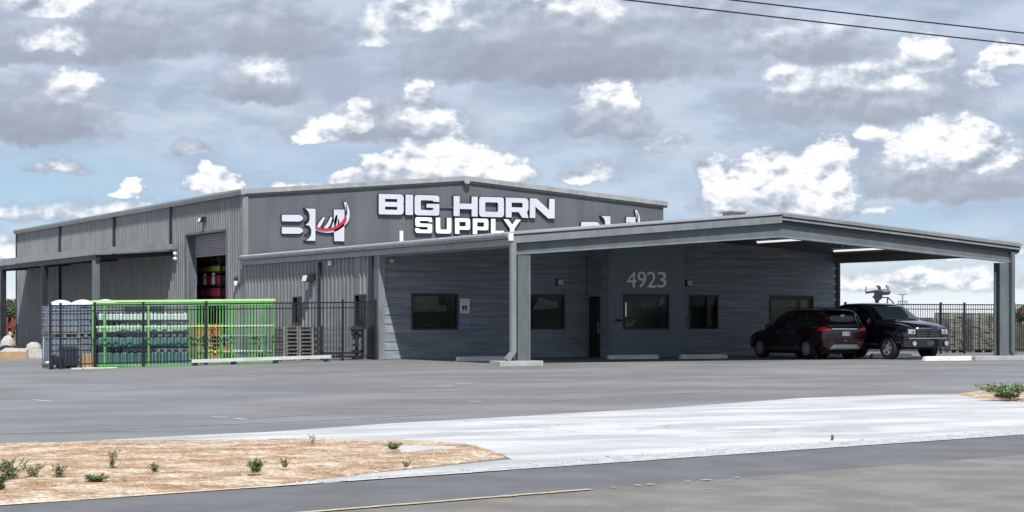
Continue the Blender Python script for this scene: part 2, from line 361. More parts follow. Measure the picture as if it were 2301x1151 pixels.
# ------------------------------------------------------------------ ground and lot
def axis_vals(a, b, step, far):
    v = [a+i*step for i in range(int((b-a)/step)+1)]
    k = step*2; lo = [a]; hi = [b]
    while lo[-1] > -far: lo.append(lo[-1]-k); hi.append(hi[-1]+k); k *= 1.7
    return sorted(set(lo[1:]+v+hi[1:]))
def sheet(name, us, vs, dz, m):
    mb = MB(); n = len(vs)
    mb.v = [(u, v, gz(u, v)+dz) for u in us for v in vs]
    mb.f = [(i*n+j, (i+1)*n+j, (i+1)*n+j+1, i*n+j+1) for i in range(len(us)-1) for j in range(n-1)]
    return structure(mb.build(name, m, fix=False))
sheet('ground', axis_vals(-60, 90, 2.5, 2500), axis_vals(-20, 150, 2.5, 2500), -.030, 'field')
US = [-60+2.5*i for i in range(61)]; VS = [-20+2.5*i for i in range(69)]
sheet('parking_lot', US, VS, 0.0, 'lot')

def g3(px, py, z): p = on_g(px, py); return (p[0], p[1], z)
E0 = Vector(on_g(0, 1140)); E1 = Vector(on_g(2301, 980)); rd = (E1-E0).normalized(); rn = Vector((rd.y, -rd.x))
if rn.dot(-E0) < 0: rn = -rn            # towards the camera
def rp_(t, s): p = E0+rd*t+rn*s; return p
def strip(name, s0, s1, z, m, t0=-60, t1=90, n=40, th=0.0):
    mb = MB(); 
    for i in range(n):
        a = t0+(t1-t0)*i/n; b = t0+(t1-t0)*(i+1)/n
        mb.quad(*[(p.x, p.y, z) for p in (rp_(a, s0), rp_(b, s0), rp_(b, s1), rp_(a, s1))])
    return structure(mb.build(name, m))
strip('road', 2.05, 13.5, .016, 'road')
strip('road_lane', 0.0, 2.049, .016, 'roadedge')
# yellow centre line and white edge line, worn through in places
def worn_line(name, s, wd, z, m, keep, seed, t0, t1, cell=.12):
    rnd = random.Random(seed); mb = MB(); t = t0
    while t < t1:
        l = rnd.uniform(.05, cell*2)
        if rnd.random() < keep:
            a, b = s+rnd.uniform(-.012, .008), s+wd+rnd.uniform(-.01, .012)
            mb.quad(*[(p.x, p.y, z) for p in (rp_(t, a), rp_(t+l, a), rp_(t+l, b), rp_(t, b))])
        t += l
    return structure(mb.build(name, m))
worn_line('centre_line', 2.05, .075, .026, 'yellowline', .96, 3, -20, (Vector(on_g(1365, 1107))-E0).dot(rd))
worn_line('centre_line_remains', 2.06, .05, .0262, 'yellowline', .35, 8, (Vector(on_g(1365, 1107))-E0).dot(rd)+.05, (Vector(on_g(1700, 1080))-E0).dot(rd), .06)
worn_line('edge_line', .02, .05, .026, mat('edge_line_paint', (.62, .62, .60), .8, 0, .15, 8), .93, 4, -30, 5.2, .2)

# concrete driveway apron: lot side curve (photo), road side the road edge
lotside = [(228, 991), (420, 981), (600, 973), (870, 954), (1150, 938), (1500, 918), (1800, 896), (2000, 889), (2150, 887)]
isl_r = [(2150, 887), (2200, 897), (2301, 904), (2450, 909), (2700, 912)]
isl_l = [(228, 994), (600, 991), (960, 993), (1060, 1003), (1127, 1024)]
pts = [on_g(*p) for p in lotside]+[on_g(*p) for p in isl_r[1:]]
far_t = [rp_(t, 0.03) for t in (34, 20, 10, 3)]
pts += [tuple(p) for p in far_t]
pts += [on_g(560, 1100)]+[on_g(850, 1065), on_g(1000, 1050)]+[on_g(1150, 1035)]+[on_g(*p) for p in isl_l[::-1]]
def poly_sheet(name, pts, z, m, th=.02):
    bm = bmesh.new(); vs = [bm.verts.new((p[0], p[1], z)) for p in pts]; f = bm.faces.new(vs)
    if f.normal.z < 0: f.normal_flip()
    r = bmesh.ops.extrude_face_region(bm, geom=[f]); 
    for g in r['geom']:
        if isinstance(g, bmesh.types.BMVert): g.co.z -= th
    bmesh.ops.triangulate(bm, faces=bm.faces); bmesh.ops.recalc_face_normals(bm, faces=bm.faces)
    me = bpy.data.meshes.new(name); bm.to_mesh(me); bm.free(); me.materials.append(M[m])
    o = bpy.data.objects.new(name, me); col.objects.link(o); return structure(o)
poly_sheet('driveway', pts, .012, 'slab', .03)
# gravel shoulder strip between slab and road
mb = MB(); rnd = random.Random(5)
def shoulder_w(t): return .02+.62*sstep(2.4, 7.5, t)*(1-.35*sstep(12, 18, t))
ts = [2.2+i*.12 for i in range(260)]
prev = None
for t in ts:
    wd = shoulder_w(t)+rnd.uniform(-.05, .05); a = rp_(t, .015+rnd.uniform(0, .025)); b = rp_(t, -max(.02, wd))
    cur = ((a.x, a.y, .023), (b.x, b.y, .017))
    if prev: mb.quad(prev[0], cur[0], cur[1], prev[1])
    prev = cur
structure(mb.build('gravel_shoulder', 'gravel'))

# dirt verges: height falls below the paving at the edge, so the outline is broken and natural
def pseg(p, a, b):
    ab = b-a; t = max(0, min(1, (p-a).dot(ab)/ab.length_squared)); return (p-a-ab*t).length
def sdist(p, poly):
    ins = False; d = 1e9; n = len(poly)
    for i in range(n):
        a, b = poly[i], poly[(i+1) % n]; d = min(d, pseg(p, a, b))
        if (a.y > p.y) != (b.y > p.y) and p.x < (b.x-a.x)*(p.y-a.y)/(b.y-a.y)+a.x: ins = not ins
    return d if ins else -d
from mathutils import noise as mn
def verge_h(x, y, d, amp):
    k = -.002+min(.014, max(-.3, d)*.09)*amp
    k += mn.noise(Vector((x*2.2, y*2.2, 1)))*.012*min(1, max(0, d)*4+.3)+mn.noise(Vector((x*9, y*9, 5)))*.007+mn.noise(Vector((x*23, y*23, 9)))*.0035
    return k+.018
def verge(name, poly, step, m='dirt', amp=1.0):
    poly = [Vector(p) for p in poly]; xs = [p.x for p in poly]; ys = [p.y for p in poly]
    x0, x1, y0, y1 = min(xs)-.3, max(xs)+.3, min(ys)-.3, max(ys)+.3
    nx, ny = int((x1-x0)/step)+1, int((y1-y0)/step)+1; idx = {}; mb = MB()
    for i in range(nx):
        for j in range(ny):
            x, y = x0+i*step, y0+j*step; d = sdist(Vector((x, y)), poly)
            if d > -.2: idx[i, j] = len(mb.v); mb.v.append((x, y, verge_h(x, y, d, amp)))
    for i in range(nx-1):
        for j in range(ny-1):
            k = [(i, j), (i+1, j), (i+1, j+1), (i, j+1)]
            if all(q in idx for q in k): mb.f.append(tuple(idx[q] for q in k))
    structure(mb.build(name, m, smooth=False, fix=False)); return poly
lv = [on_g(0, 1001), on_g(228, 994)]+[on_g(*p) for p in isl_l[1:]]+[on_g(1080, 1031), on_g(1000, 1040), on_g(850, 1056), on_g(700, 1074), on_g(560, 1092), on_g(400, 1108)]
pz = rp_(0, -.06); lv += [tuple(pz), tuple(rp_(-6, -.06)), tuple(Vector(on_g(0, 1001))+rd*-7)]
LV = verge('dirt_verge', lv, .055)
rv = [on_g(2150, 888), on_g(2200, 896), on_g(2301, 903), on_g(2450, 908), on_g(2700, 911), on_g(2700, 884), on_g(2450, 880), on_g(2301, 878), on_g(2200, 880)]
RV = verge('dirt_island', rv, .16, amp=1.6)

# scraps of dry grass and stones on the verge (nobody could count them)
def in_verge(rnd, poly, margin=.05):
    xs = [p.x for p in poly]; ys = [p.y for p in poly]
    while True:
        p = Vector((rnd.uniform(min(xs), max(xs)), rnd.uniform(min(ys), max(ys)))); d = sdist(p, poly)
        if d > margin: return p, d
mb = MB(); rnd = random.Random(11)
for k in range(9000):
    p, d = in_verge(rnd, LV, .02)
    if mn.noise(Vector((p.x*2.6, p.y*2.6, 3))) < .05 and rnd.random() < .88: continue
    h = verge_h(p.x, p.y, d, 1); l = rnd.uniform(.02, .085); a = rnd.uniform(0, 6.28); el = rnd.uniform(.05, .8)
    dv = Vector((math.cos(a)*math.cos(el), math.sin(a)*math.cos(el), math.sin(el)))*l; sd_ = Vector((-math.sin(a), math.cos(a), 0))*rnd.uniform(.0015, .004)
    b = Vector((p.x, p.y, h-.002)); mb.add([b-sd_, b+sd_, b+dv], [(0, 1, 2)])
for k in range(150):
    p0, d = in_verge(rnd, LV, .06); sp = rnd.uniform(.02, .09); hh = rnd.uniform(.02, .075)
    for j in range(int(26*sp/.05)):
        p = p0+Vector((rnd.gauss(0, sp*.5), rnd.gauss(0, sp*.5))); a = rnd.uniform(0, 6.28); el = rnd.uniform(.5, 1.4); l = hh*rnd.uniform(.5, 1.1)
        dv = Vector((math.cos(a)*math.cos(el), math.sin(a)*math.cos(el), math.sin(el)))*l; sd_ = Vector((-math.sin(a), math.cos(a), 0))*rnd.uniform(.0012, .003)
        b = Vector((p.x, p.y, .02)); mb.add([b-sd_, b+sd_, b+dv], [(0, 1, 2)])
setp(mb.build('dry_grass', 'straw', fix=False), 'dry straw coloured grass scraps on the dirt verge', 'grass', kind='stuff')
mb = MB()
for k in range(900):
    if k < 500: p, d = in_verge(rnd, LV, 0)
    else:
        t = rnd.uniform(2.6, 18); p = rp_(t, -rnd.uniform(.02, shoulder_w(t)+.12)); d = 0
    if k < 500: h = verge_h(p.x, p.y, d, 1)
    else: h = .022
    r = rnd.uniform(.004, .016)*(1 if k % 12 else 1.8)
    mb.blob((p.x, p.y, h), r*rnd.uniform(.8, 1.5), r, r*.7, .25, k) if k % 4 == 0 else mb.add(
        [(p.x+r, p.y, h), (p.x, p.y+r, h), (p.x-r, p.y, h), (p.x, p.y-r, h), (p.x, p.y, h+r)], [(0, 1, 4), (1, 2, 4), (2, 3, 4), (3, 0, 4)])
setp(mb.build('loose_stones', 'stone', fix=False), 'small pale stones scattered on the verge and road shoulder', 'stones', kind='stuff')
# concrete pad sunk in the verge
pp = [on_g(*p) for p in [(858, 1014), (930, 1010.5), (1031, 1012), (1020, 1016), (960, 1019), (900, 1020)]]
o = poly_sheet('concrete_pad', pp, .046, 'concrete', .04)

# worn parking marks
mb = MB()
for (x0, y0, x1, y1) in [(475, 937.5, 508, 939.5), (525, 941, 556, 943.5), (980, 869, 1015, 867), (1025, 864, 1064, 861.5), (535, 844, 585, 844), (600, 843.5, 640, 843), (72, 899, 112, 902.5), (1052, 902, 1082, 903.5), (2052, 869, 2068, 870)]:
    a = Vector(on_g(x0, y0)); b = Vector(on_g(x1, y1)); n = (b-a).normalized(); n = Vector((-n.y, n.x))*.05
    mb.quad(*[(p.x, p.y, .006) for p in (a-n, b-n, b+n, a+n)])
structure(mb.build('parking_marks', 'paintline'))
mb = MB(); a = Vector(on_g(1590, 1104)); b = Vector(on_g(1606, 1103.5)); mb.quad((a.x, a.y, .022), (b.x, b.y, .022), (b.x+.02, b.y+.03, .022), (a.x+.02, a.y+.03, .022))
structure(mb.build('road_reflector_patch', 'paintline'))
# faint paler tracks where tyres and sealing joints cross the lot
mb = MB()
for (pts_) in [[(170, 968), (480, 955), (700, 947), (1000, 930)], [(560, 941), (700, 932)], [(900, 883), (1000, 880), (1100, 871)], [(1150, 905), (1500, 886), (1900, 868)], [(0, 975), (300, 968)], [(200, 880), (500, 868)]]:
    for i in range(len(pts_)-1):
        a = Vector(on_g(*pts_[i])); b = Vector(on_g(*pts_[i+1])); n = (b-a).normalized(); n = Vector((-n.y, n.x))*.05
        mb.quad(*[(p.x, p.y, .0045) for p in (a-n, b-n, b+n, a+n)])
structure(mb.build('joint_seams', mat('joint_filler', (.27, .27, .265), .9, 0, .2, 3)))

# ------------------------------------------------------------------ buildings
U0, U1, VW, VO, VC = 26.9, 47.3, 80.7, 65.4, 54.8     # left plane, right, warehouse front, office front, carport front
VB = 124.7
EH, RH = 6.78, 7.64
UM = (U0+U1)/2
def roofz(u, e, r, u0, u1):
    m = (u0+u1)/2; return e+(r-e)*(1-abs(u-m)/((u1-u0)/2))
wh = thing('warehouse', 'tall grey steel warehouse with low gable roof and ribbed side wall, behind the office', 'warehouse', (U0, VW, 0))
# front gable wall: flat insulated panels with fine seams
mb = MB(); 
npan = 21; du = (U1-U0)/npan
for i in range(npan):
    a, b = U0+i*du+.004, U0+(i+1)*du-.004
    za, zb = roofz(a, EH, RH, U0, U1)-.05, roofz(b, EH, RH, U0, U1)-.05
    pl = [(a, 0), (b, 0), (b, zb), (UM, RH-.05), (a, za)] if a < UM < b else [(a, 0), (b, 0), (b, zb), (a, za)]
    mb.prism(pl, lambda x, z, d: (x, d, z), VW, VW+.12)
mb.prism([(U0+.02, 0), (U1-.02, 0), (U1-.02, EH-.06), (UM, RH-.08), (U0+.02, EH-.06)], lambda x, z, d: (x, d, z), VW+.006, VW+.1)
mb.build('front_wall', 'flatwall', wh)
# ribbed wall along v with openings: builds panels between v ranges and z ranges
def ribwall(name, u, v0, v1, zfun0, z1, parent, m, pitch=.33, holes=(), depth=.045, sgn=-1, base_off=0):
    """outer face at u + sgn*0 ; ribs stand proud towards sgn"""
    mb = MB()
    def panel(a, b, za, zb):
        mb.box(u, u+.06, a, b, za, zb) if sgn < 0 else mb.box(u-.06, u, a, b, za, zb)
        k = math.ceil((a-v0)/pitch); v = v0+k*pitch
        while v+.05 < b:
            if v-.05 > a:
                q = depth
                for (w0, w1, d0, d1) in ((-.055, .055, 0.0, 0.0),):
                    pl = [(-.06, 0), (.06, 0), (.03, q), (-.03, q)]
                    mb.prism(pl, lambda x, y, d: (u+sgn*y, v+x, d), za+.001, zb-.001)
            v += pitch
    cuts = sorted({v0, v1}|{h[0] for h in holes}|{h[1] for h in holes})
    for a, b in zip(cuts[:-1], cuts[1:]):
        hs = sorted([h for h in holes if h[0] <= a+1e-6 and h[1] >= b-1e-6], key=lambda h: h[2])
        z = zfun0
        for h in hs:
            if h[2] > z: panel(a, b, z, h[2])
            z = h[3]
        panel(a, b, z, z1)
    return mb.build(name, m, parent)
DV0, DV1, DH = 83.0, 88.9, 5.22
ribwall('side_wall', U0, VW+.02, VB, -.8, EH-.05, wh, 'ribwall', .335, holes=[(DV0, DV1, -.8, DH)])
mb = MB(); mb.box(U1-.06, U1, VW+.13, VB, -.8, EH-.05); mb.build('far_side_wall', 'ribwall', wh)
mb = MB(); mb.prism([(U0+.02, -.8), (U1-.02, -.8), (U1-.02, EH-.05), (UM, RH-.05), (U0+.02, EH-.05)], lambda x, z, d: (x, d, z), VB, VB+.1); mb.build('back_wall', 'flatwall', wh)
def gable_roof(u0, u1, v0, v1, e, r, th, name, parent, m, ov=.12):
    mb = MB(); um = (u0+u1)/2; sl_ = (r-e)/((u1-u0)/2)
    for s, a in ((-1, u0-ov), (1, u1+ov)):
        za = e-sl_*ov
        mb.prism([(a, za), (um, r), (um, r+th), (a, za+th)], lambda x, z, d: (x, d, z), v0, v1)
        n = int((v1-v0)/.6)
        for i in range(n+1):
            v = v0+.03+i*(v1-v0-.06)/n
            mb.hexa([(a, v-.02, za+th+.001), (um, v-.02, r+th+.001), (um, v+.02, r+th+.001), (a, v+.02, za+th+.001), (a, v-.01, za+th+.04), (um, v-.01, r+th+.04), (um, v+.01, r+th+.04), (a, v+.01, za+th+.04)])
    return mb.build(name, m, parent)
gable_roof(U0, U1, VW-.12, VB+.15, EH, RH, .06, 'roof', wh, 'roof')
# rake trim on the front gable, stepping out, and gutter on the left eave
def rake(u0, u1, v, e, r, z0, z1, th, name, parent, m, ov=.14, side=0):
    mb = MB(); um = (u0+u1)/2; sl_ = (r-e)/((u1-u0)/2)
    for a in ((u0-ov, u1+ov) if side == 0 else (u0-ov,) if side < 0 else (u1+ov,)):
        za = e-sl_*ov
        mb.prism([(a, za+z0), (um, r+z0), (um, r+z1), (a, za+z1)], lambda x, z, d: (x, d, z), v-th, v)
    return mb.build(name, m, parent)
rake(U0, U1, VW-.125, EH, RH, -.10, .10, .05, 'rake_trim', wh, 'gutter')
rake(U0, U1, VW-.003, EH, RH, -.19, -.0, .10, 'rake_soffit', wh, 'beam')
mb = MB(); mb.lathe([(.0, 0), (.14, .0), (.16, .05), (.16, .12), (0, .13)], (UM, VW-.32, RH-.12), 12, 'y'); mb.build('ridge_cap', 'gutter', wh, smooth=False)
def gutter_sec(u, z, w=.15, h=.17, sg=-1):
    return [(u, z-h), (u+sg*w*.7, z-h), (u+sg*w, z-h*.35), (u+sg*w, z), (u+sg*(w-.02), z), (u+sg*(w-.02), z-h*.3), (u, z-h*.3)]
mb = MB(); mb.prism(gutter_sec(U0-.05, EH+.10, .16, .24), lambda x, z, d: (x, d, z), VW-.18, VB+.18); mb.build('gutter', 'gutter', wh)
mb = MB(); mb.box(U0-.08, U0-.002, VW-.06, VW+.10, -.7, EH-.14); mb.box(U0+.001, U0+.16, VW-.06, VW-.002, -.3, EH-.2); mb.build('corner_trim', 'ribwall', wh)
mb = MB(); mb.box(U0-.08, U0-.002, VB-.10, VB+.12, -.8, EH-.14); mb.build('corner_trim', 'dark', wh)
def pipe(name, pts, r, m, parent):
    mb = MB()
    for a, b in zip(pts[:-1], pts[1:]):
        mb.tube(a, b, r, n=6)
    return mb.build(name, m, parent)
for v, zb, kick in ((113.2, -.7, 0), (101.4, 4.75, 1), (91.2, 4.75, 1)):
    mb = MB(); mb.box(U0-.16, U0-.05, v-.07, v+.07, zb+.15*kick, EH-.12)
    if kick: mb.hexa([(U0-.30, v-.07, zb+.02), (U0-.16, v-.07, zb+.02), (U0-.16, v+.07, zb+.02), (U0-.30, v+.07, zb+.02), (U0-.18, v-.07, zb+.17), (U0-.05, v-.07, zb+.17), (U0-.05, v+.07, zb+.17), (U0-.18, v+.07, zb+.17)])
    mb.build('downspout', 'dark', wh)
# roll-up door opening
mb = MB()
mb.box(U0-.07, U0+.45, DV1+.001, DV1+.10, -.5, DH+.05); mb.box(U0-.07, U0+.45, DV0-.10, DV0-.001, -.5, DH+.05); mb.box(U0-.07, U0+.45, DV0, DV1, DH+.001, DH+.10)
fr = mb.build('door_frame', 'beam', wh)
mb = MB(); 
zc = 4.22
z = DH
while z > zc+.01:
    mb.prism([(0, 0), (.045, .02), (.045, .075), (0, .095)], lambda x, y, d: (U0+.40-x, d, z-.1+y), DV0+.02, DV1-.02); z -= .1
mb.box(U0+.401, U0+.42, DV0+.02, DV1-.02, zc, DH)
mb.build('roll_up_door', 'door', wh)
mb = MB(); mb.box(U0+.33, U0+.42, DV1-.12, DV1-.02, -.5, zc); mb.build('door_track', 'galv', wh)
# interior lining so the opening reads as a deep dim store
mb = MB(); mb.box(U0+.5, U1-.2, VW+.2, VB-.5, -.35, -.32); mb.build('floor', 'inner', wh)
def wall_pack(parent, u, v, z, m='dark', name='wall_pack_light', s=1.0):
    mb = MB(); mb.prism([(0, 0), (.26*s, .0), (.20*s, .24*s), (0, .26*s)], lambda x, y, d: (u-x, d, z+y), v-.17*s, v+.17*s); o = mb.build(name, m, parent)
    mb = MB(); mb.prism([(.265*s, .02*s), (.285*s, .03*s), (.235*s, .20*s), (.215*s, .20*s)], lambda x, y, d: (u-x, d, z+y), v-.13*s, v+.19*s)
    mb.box(u-.24*s, u-.03, v+.172*s, v+.19*s, z+.02, z+.2*s); mb.build('lens', 'white', o); return o
p = on_u(460, 500, U0-.06); wall_pack(wh, p[0], p[1], p[2])
p = on_u(533, 640, U0-.06)
mb = MB(); mb.blob((p[0]-.06, p[1], p[2]+.05), .09, .09, .15, .02, 3); b1 = mb.build('jar_light', 'white', wh, smooth=True)
mb = MB(); mb.lathe([(.11, 0), (.11, .05), (.05, .16)], (p[0]-.05, p[1], p[2]+.2), 10); mb.build('lamp_hood', 'dark', b1)
p = on_u(398, 570, U0-.06)
for dz_ in (0, -.24):
    mb = MB(); mb.blob((p[0]-.1, p[1], p[2]+dz_), .10, .10, .09, .02, 3); b1 = mb.build('flood_lamp', 'white', wh, smooth=True)

# lean-to canopy along the warehouse side
cn = thing('lean_to_canopy', 'grey lean-to canopy on tall dark posts along the warehouse side wall', 'canopy', (23.1, 90.3, 0))
CU, CV0, CV1 = 23.1, 90.3, 121.5
mb = MB(); mb.prism([(CU-.05, 4.52), (U0-.09, 4.80), (U0-.09, 4.86), (CU-.05, 4.58)], lambda x, z, d: (x, d, z), CV0, CV1); mb.build('roof_panel', 'roof', cn)
mb = MB(); mb.box(CU-.12, CU-.051, CV0-.05, CV1, 4.34, 4.66); mb.build('eave_fascia', 'gutter', cn)
mb = MB(); mb.prism([(CU-.12, 4.34), (U0-.09, 4.66), (U0-.09, 4.90), (CU-.12, 4.66)], lambda x, z, d: (x, d, z), CV0-.10, CV0-.051); mb.build('end_fascia', 'fascia', cn)
mb = MB(); mb.box(CU-.05, CU+.15, CV0+.02, CV1-.05, 4.10, 4.33); mb.build('eave_beam', 'dark', cn)
for v in (90.5, 100.7, 110.6, 121.2):
    mb = MB(); mb.box(CU-.14, CU+.16, v-.02+.0, v+.22, -.8, 4.10)
    mb.box(CU-.18, CU+.20, v-.06, v+.26, -.8, gz(CU, v)+.03); mb.build('post', 'beam' if v < 95 else 'dark', cn)
    mb = MB(); mb.prism([(CU+.16, 4.10), (U0-.1, 4.36), (U0-.1, 4.56), (CU+.16, 4.33)], lambda x, z, d: (x, d, z), v+.02, v+.2); mb.build('rafter', 'dark', cn)

# office with drive-under carport
OU0, OU1, OE, OR = 26.8, 46.15, 4.0, 4.82
OM = (OU0+OU1)/2; OS = (OR-OE)/((OU1-OU0)/2)
of = thing('office', 'low grey office with dark board siding, vestibule and wide gabled carport roof', 'office building', (OU0, VO, 0))
def oz(u): return OE+OS*((OU1-OU0)/2-abs(u-OM))
VU0, VU1, VF = 35.05, 38.25, 63.7
def siding(name, u0, u1, v, parent, holes=(), flip=1, hmax=None, course=.31, m='board'):
    """horizontal lapped boards on plane y=v facing -y; holes are (u0,u1,z0,z1)"""
    mb = MB(); z = 0.0
    while z < 4.9:
        zt = z+course
        # boundaries along u
        cuts = sorted({u0, u1, OM}|{c for h in holes for c in (h[0], h[1])}); cuts = [c for c in cuts if u0 <= c <= u1]
        for a, b in zip(cuts[:-1], cuts[1:]):
            segs = [(z, zt)]
            for h in holes:
                if h[0] <= a+1e-6 and h[1] >= b-1e-6:
                    ns = []
                    for s0, s1 in segs:
                        if h[2] > s0: ns.append((s0, min(s1, h[2])))
                        if h[3] < s1: ns.append((max(s0, h[3]), s1))
                    segs = [q for q in ns if q[1]-q[0] > 1e-3]
            for s0, s1 in segs:
                ta, tb = min(s1, oz(a)-.04), min(s1, oz(b)-.04)
                if ta <= s0 or tb <= s0: continue
                o0 = .026*(1-(s0-z)/course)+.004; o1a = .026*(1-(ta-z)/course)+.004
                g = .006
                mb.hexa([(a, v-o0, s0+(g if s0 == z else 0)), (b, v-o0, s0+(g if s0 == z else 0)), (b, v+.05, s0+(g if s0 == z else 0)), (a, v+.05, s0+(g if s0 == z else 0)), (a, v-o1a, ta), (b, v-o1a, tb), (b, v+.05, tb), (a, v+.05, ta)])
        z = zt
    mb.box(u0, u1, v+.051, v+.08, 0, .01) 
    return mb.build(name, m, parent)
def wrect(x0, y0, x1, y1, v):
    a = on_v(x0, y0, v); b = on_v(x1, y1, v); return (a[0], b[0], b[2], a[2])
H1 = wrect(924, 661, 1028, 741, VO); H2 = wrect(1168, 660, 1268, 739, VO); H3 = wrect(1548, 662, 1613, 739, VO); H4 = wrect(1729, 664, 1827, 742, VO)
z0w = sum(h[2] for h in (H1, H2, H3, H4))/4; z1w = sum(h[3] for h in (H1, H2, H3, H4))/4
HH = [(h[0], h[1], z0w, z1w) for h in (H1, H2, H3, H4)]
siding('front_wall', OU0+.0, VU0, VO, of, [h for h in HH if h[1] < VU0])
siding('front_wall', VU1, OU1+.15, VO, of, [h for h in HH if h[0] > VU1])
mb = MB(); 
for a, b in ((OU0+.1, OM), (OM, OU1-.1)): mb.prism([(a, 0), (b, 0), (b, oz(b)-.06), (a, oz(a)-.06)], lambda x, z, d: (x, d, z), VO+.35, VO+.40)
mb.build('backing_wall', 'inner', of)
def window(parent, u0, u1, z0, z1, v, fw=.06, mull=None):
    mb = MB(); mb.box(u0, u0+fw, v-.03, v+.06, z0, z1); mb.box(u1-fw, u1, v-.03, v+.06, z0, z1)
    mb.box(u0+fw, u1-fw, v-.03, v+.06, z1-fw, z1); mb.box(u0+fw, u1-fw, v-.03, v+.06, z0, z0+fw)
    if mull: mb.box(mull-.03, mull+.03, v-.02, v+.05, z0+fw, z1-fw)
    o = mb.build('window', 'frame', parent)
    mb = MB(); mb.box(u0+fw, u1-fw, v+.03, v+.036, z0+fw, z1-fw); mb.build('pane', 'glass', o)
    return o
WN = [window(of, h[0], h[1], h[2], h[3], VO-.02, mull=(h[0]+(h[1]-h[0])*.62 if i == 2 else None)) for i, h in enumerate(HH)]
def inset(win, h, v, items):
    for (a, b, c, d, m_, nm) in items:
        mb = MB(); W_, H_ = h[1]-h[0]-.14, h[3]-h[2]-.14; x0, z0 = h[0]+.07, h[2]+.07
        if isinstance(a, tuple): mb.prism([(x0+W_*p, z0+H_*q) for p, q in (a, b, c, d)], lambda x, z, t: (x, t, z), v+.09, v+.11)
        else: mb.box(x0+W_*a, x0+W_*b, v+.09, v+.11, z0+H_*c, z0+H_*d)
        mb.build(nm, m_, win)
inset(WN[0], HH[0], VO, [(.0, .80, .50, .97, 'paper', 'blind'), (.62, .80, .70, .96, 'ppale', 'notice_sheet'), (.12, .55, .05, .14, 'pgreen', 'counter')])
inset(WN[1], HH[1], VO+.02, [((.30, .55), (.92, .62), (.92, .80), (.45, .95), 'ppale', 'painted_reflection'), ((0, .6), (.25, .72), (.25, .80), (0, .72), 'ppale', 'painted_reflection'), (0, .95, .02, .30, 'inner', 'counter')])  # pale slanted shapes stand in for a car reflected in the glass
inset(WN[2], HH[2], VO+.0, [(.66, .86, .05, .95, 'paper', 'blind'), (0, .08, .05, .95, 'paper', 'blind'), (.88, .93, .5, .97, 'redcrate', 'ribbon')])
inset(WN[3], HH[3], VO+.0, [(.0, .66, .0, .9, 'paper', 'blind'), (.76, .93, .45, .92, 'paper2', 'notice_sheet')])
# left side wall of the office: ribbed steel, two slot windows
SW = [on_u(660, 667, OU0), on_u(678, 727, OU0), on_u(799, 662, OU0), on_u(822, 734, OU0)]
holes = [(SW[1][1], SW[0][1], SW[1][2], SW[0][2]), (SW[3][1], SW[2][1], SW[3][2], SW[2][2])]
ribwall('side_wall', OU0+.02, VO+.30, VW-.16, -.3, OE-.03, of, 'ribwall', .40, holes=holes, depth=.05)
for h in holes:
    u = OU0+.0; mb = MB(); f_ = .05
    mb.box(u-.05, u+.08, h[0], h[0]+f_, h[2], h[3]); mb.box(u-.05, u+.08, h[1]-f_, h[1], h[2], h[3]); mb.box(u-.05, u+.08, h[0]+f_, h[1]-f_, h[3]-f_, h[3]); mb.box(u-.05, u+.08, h[0]+f_, h[1]-f_, h[2], h[2]+f_)
    o = mb.build('window', 'frame', of)
    mb = MB(); mb.box(u+.03, u+.036, h[0]+f_, h[1]-f_, h[2]+f_, h[3]-f_); mb.build('pane', 'glass', o)
mb = MB(); mb.box(OU1-.06, OU1-.001, VO+.1, VW-.02, 0, OE-.05); mb.build('far_side_wall', 'ribwall', of)
mb = MB(); mb.box(OU0-.06, OU0+.01, VO-.06, VO+.05, -.05, OE-.14); mb.box(OU0+.011, OU0+.16, VO-.075, VO-.052, 0, OE-.10); mb.build('corner_trim', 'trim', of)
mb = MB(); mb.box(OU1+.152, OU1+.19, VO-.10, VO+.08, 0, OE-.16); mb.box(OU1+.04, OU1+.151, VO-.10, VO-.036, 0, OE-.16); mb.build('corner_trim', 'dark', of)
mb = MB(); mb.box(OU0-.05, OU0+.018, VO+.05, VO+.50, -.05, OE-.14); mb.build('pipe_chase', 'beam', of)
mb = MB(); mb.box(OU0-.10, OU0-.02, VO+.52, VO+.86, -.05, OE-.16);  mb.build('conduit_recess', 'dark', of)
p = on_u(722, 595, OU0); q = on_u(722, 728, OU0)
mb = MB(); mb.box(OU0-.13, OU0-.04, p[1]-.06, p[1]+.06, q[2]-1.2, p[2]+.1); mb.build('downspout', 'dark', of)
p = on_u(702, 634, OU0-.03); wall_pack(of, p[0], p[1], p[2], s=1.25)
p = on_u(745, 592, OU0-.03); mb = MB(); mb.box(p[0]-.1, p[0], p[1]-.07, p[1]+.07, p[2]-.08, p[2]+.1); mb.build('junction_box', 'white', of, bevel=.01)
# vestibule
mb = MB(); HV = wrect(1401, 660, 1503, 739, VF); HV = (HV[0], HV[1], z0w, z1w)
def vpanel(a, b, z0, z1f):
    mb.hexa([(a, VF, z0), (b, VF, z0), (b, VF+.08, z0), (a, VF+.08, z0), (a, VF, z1f(a)), (b, VF, z1f(b)), (b, VF+.08, z1f(b)), (a, VF+.08, z1f(a))])
top = lambda u: oz(u)-.05
cuts = sorted([VU0, HV[0], OM, HV[1], VU1])
for a, b in zip(cuts[:-1], cuts[1:]):
    if a >= HV[0]-1e-6 and b <= HV[1]+1e-6: vpanel(a, b, 0, lambda u: HV[2]); vpanel(a, b, HV[3], top)
    else: vpanel(a, b, 0, top)
mb.box(VU1-.08, VU1-.001, VF+.081, VO-.06, 0, oz(VU1)-.05)
vest = mb.build('vestibule_wall', mat('vestibule_panel', (.135, .175, .195), .5, .0, .08, .8, .1, 20), of)
mb = MB()
u = HV[0]-.02
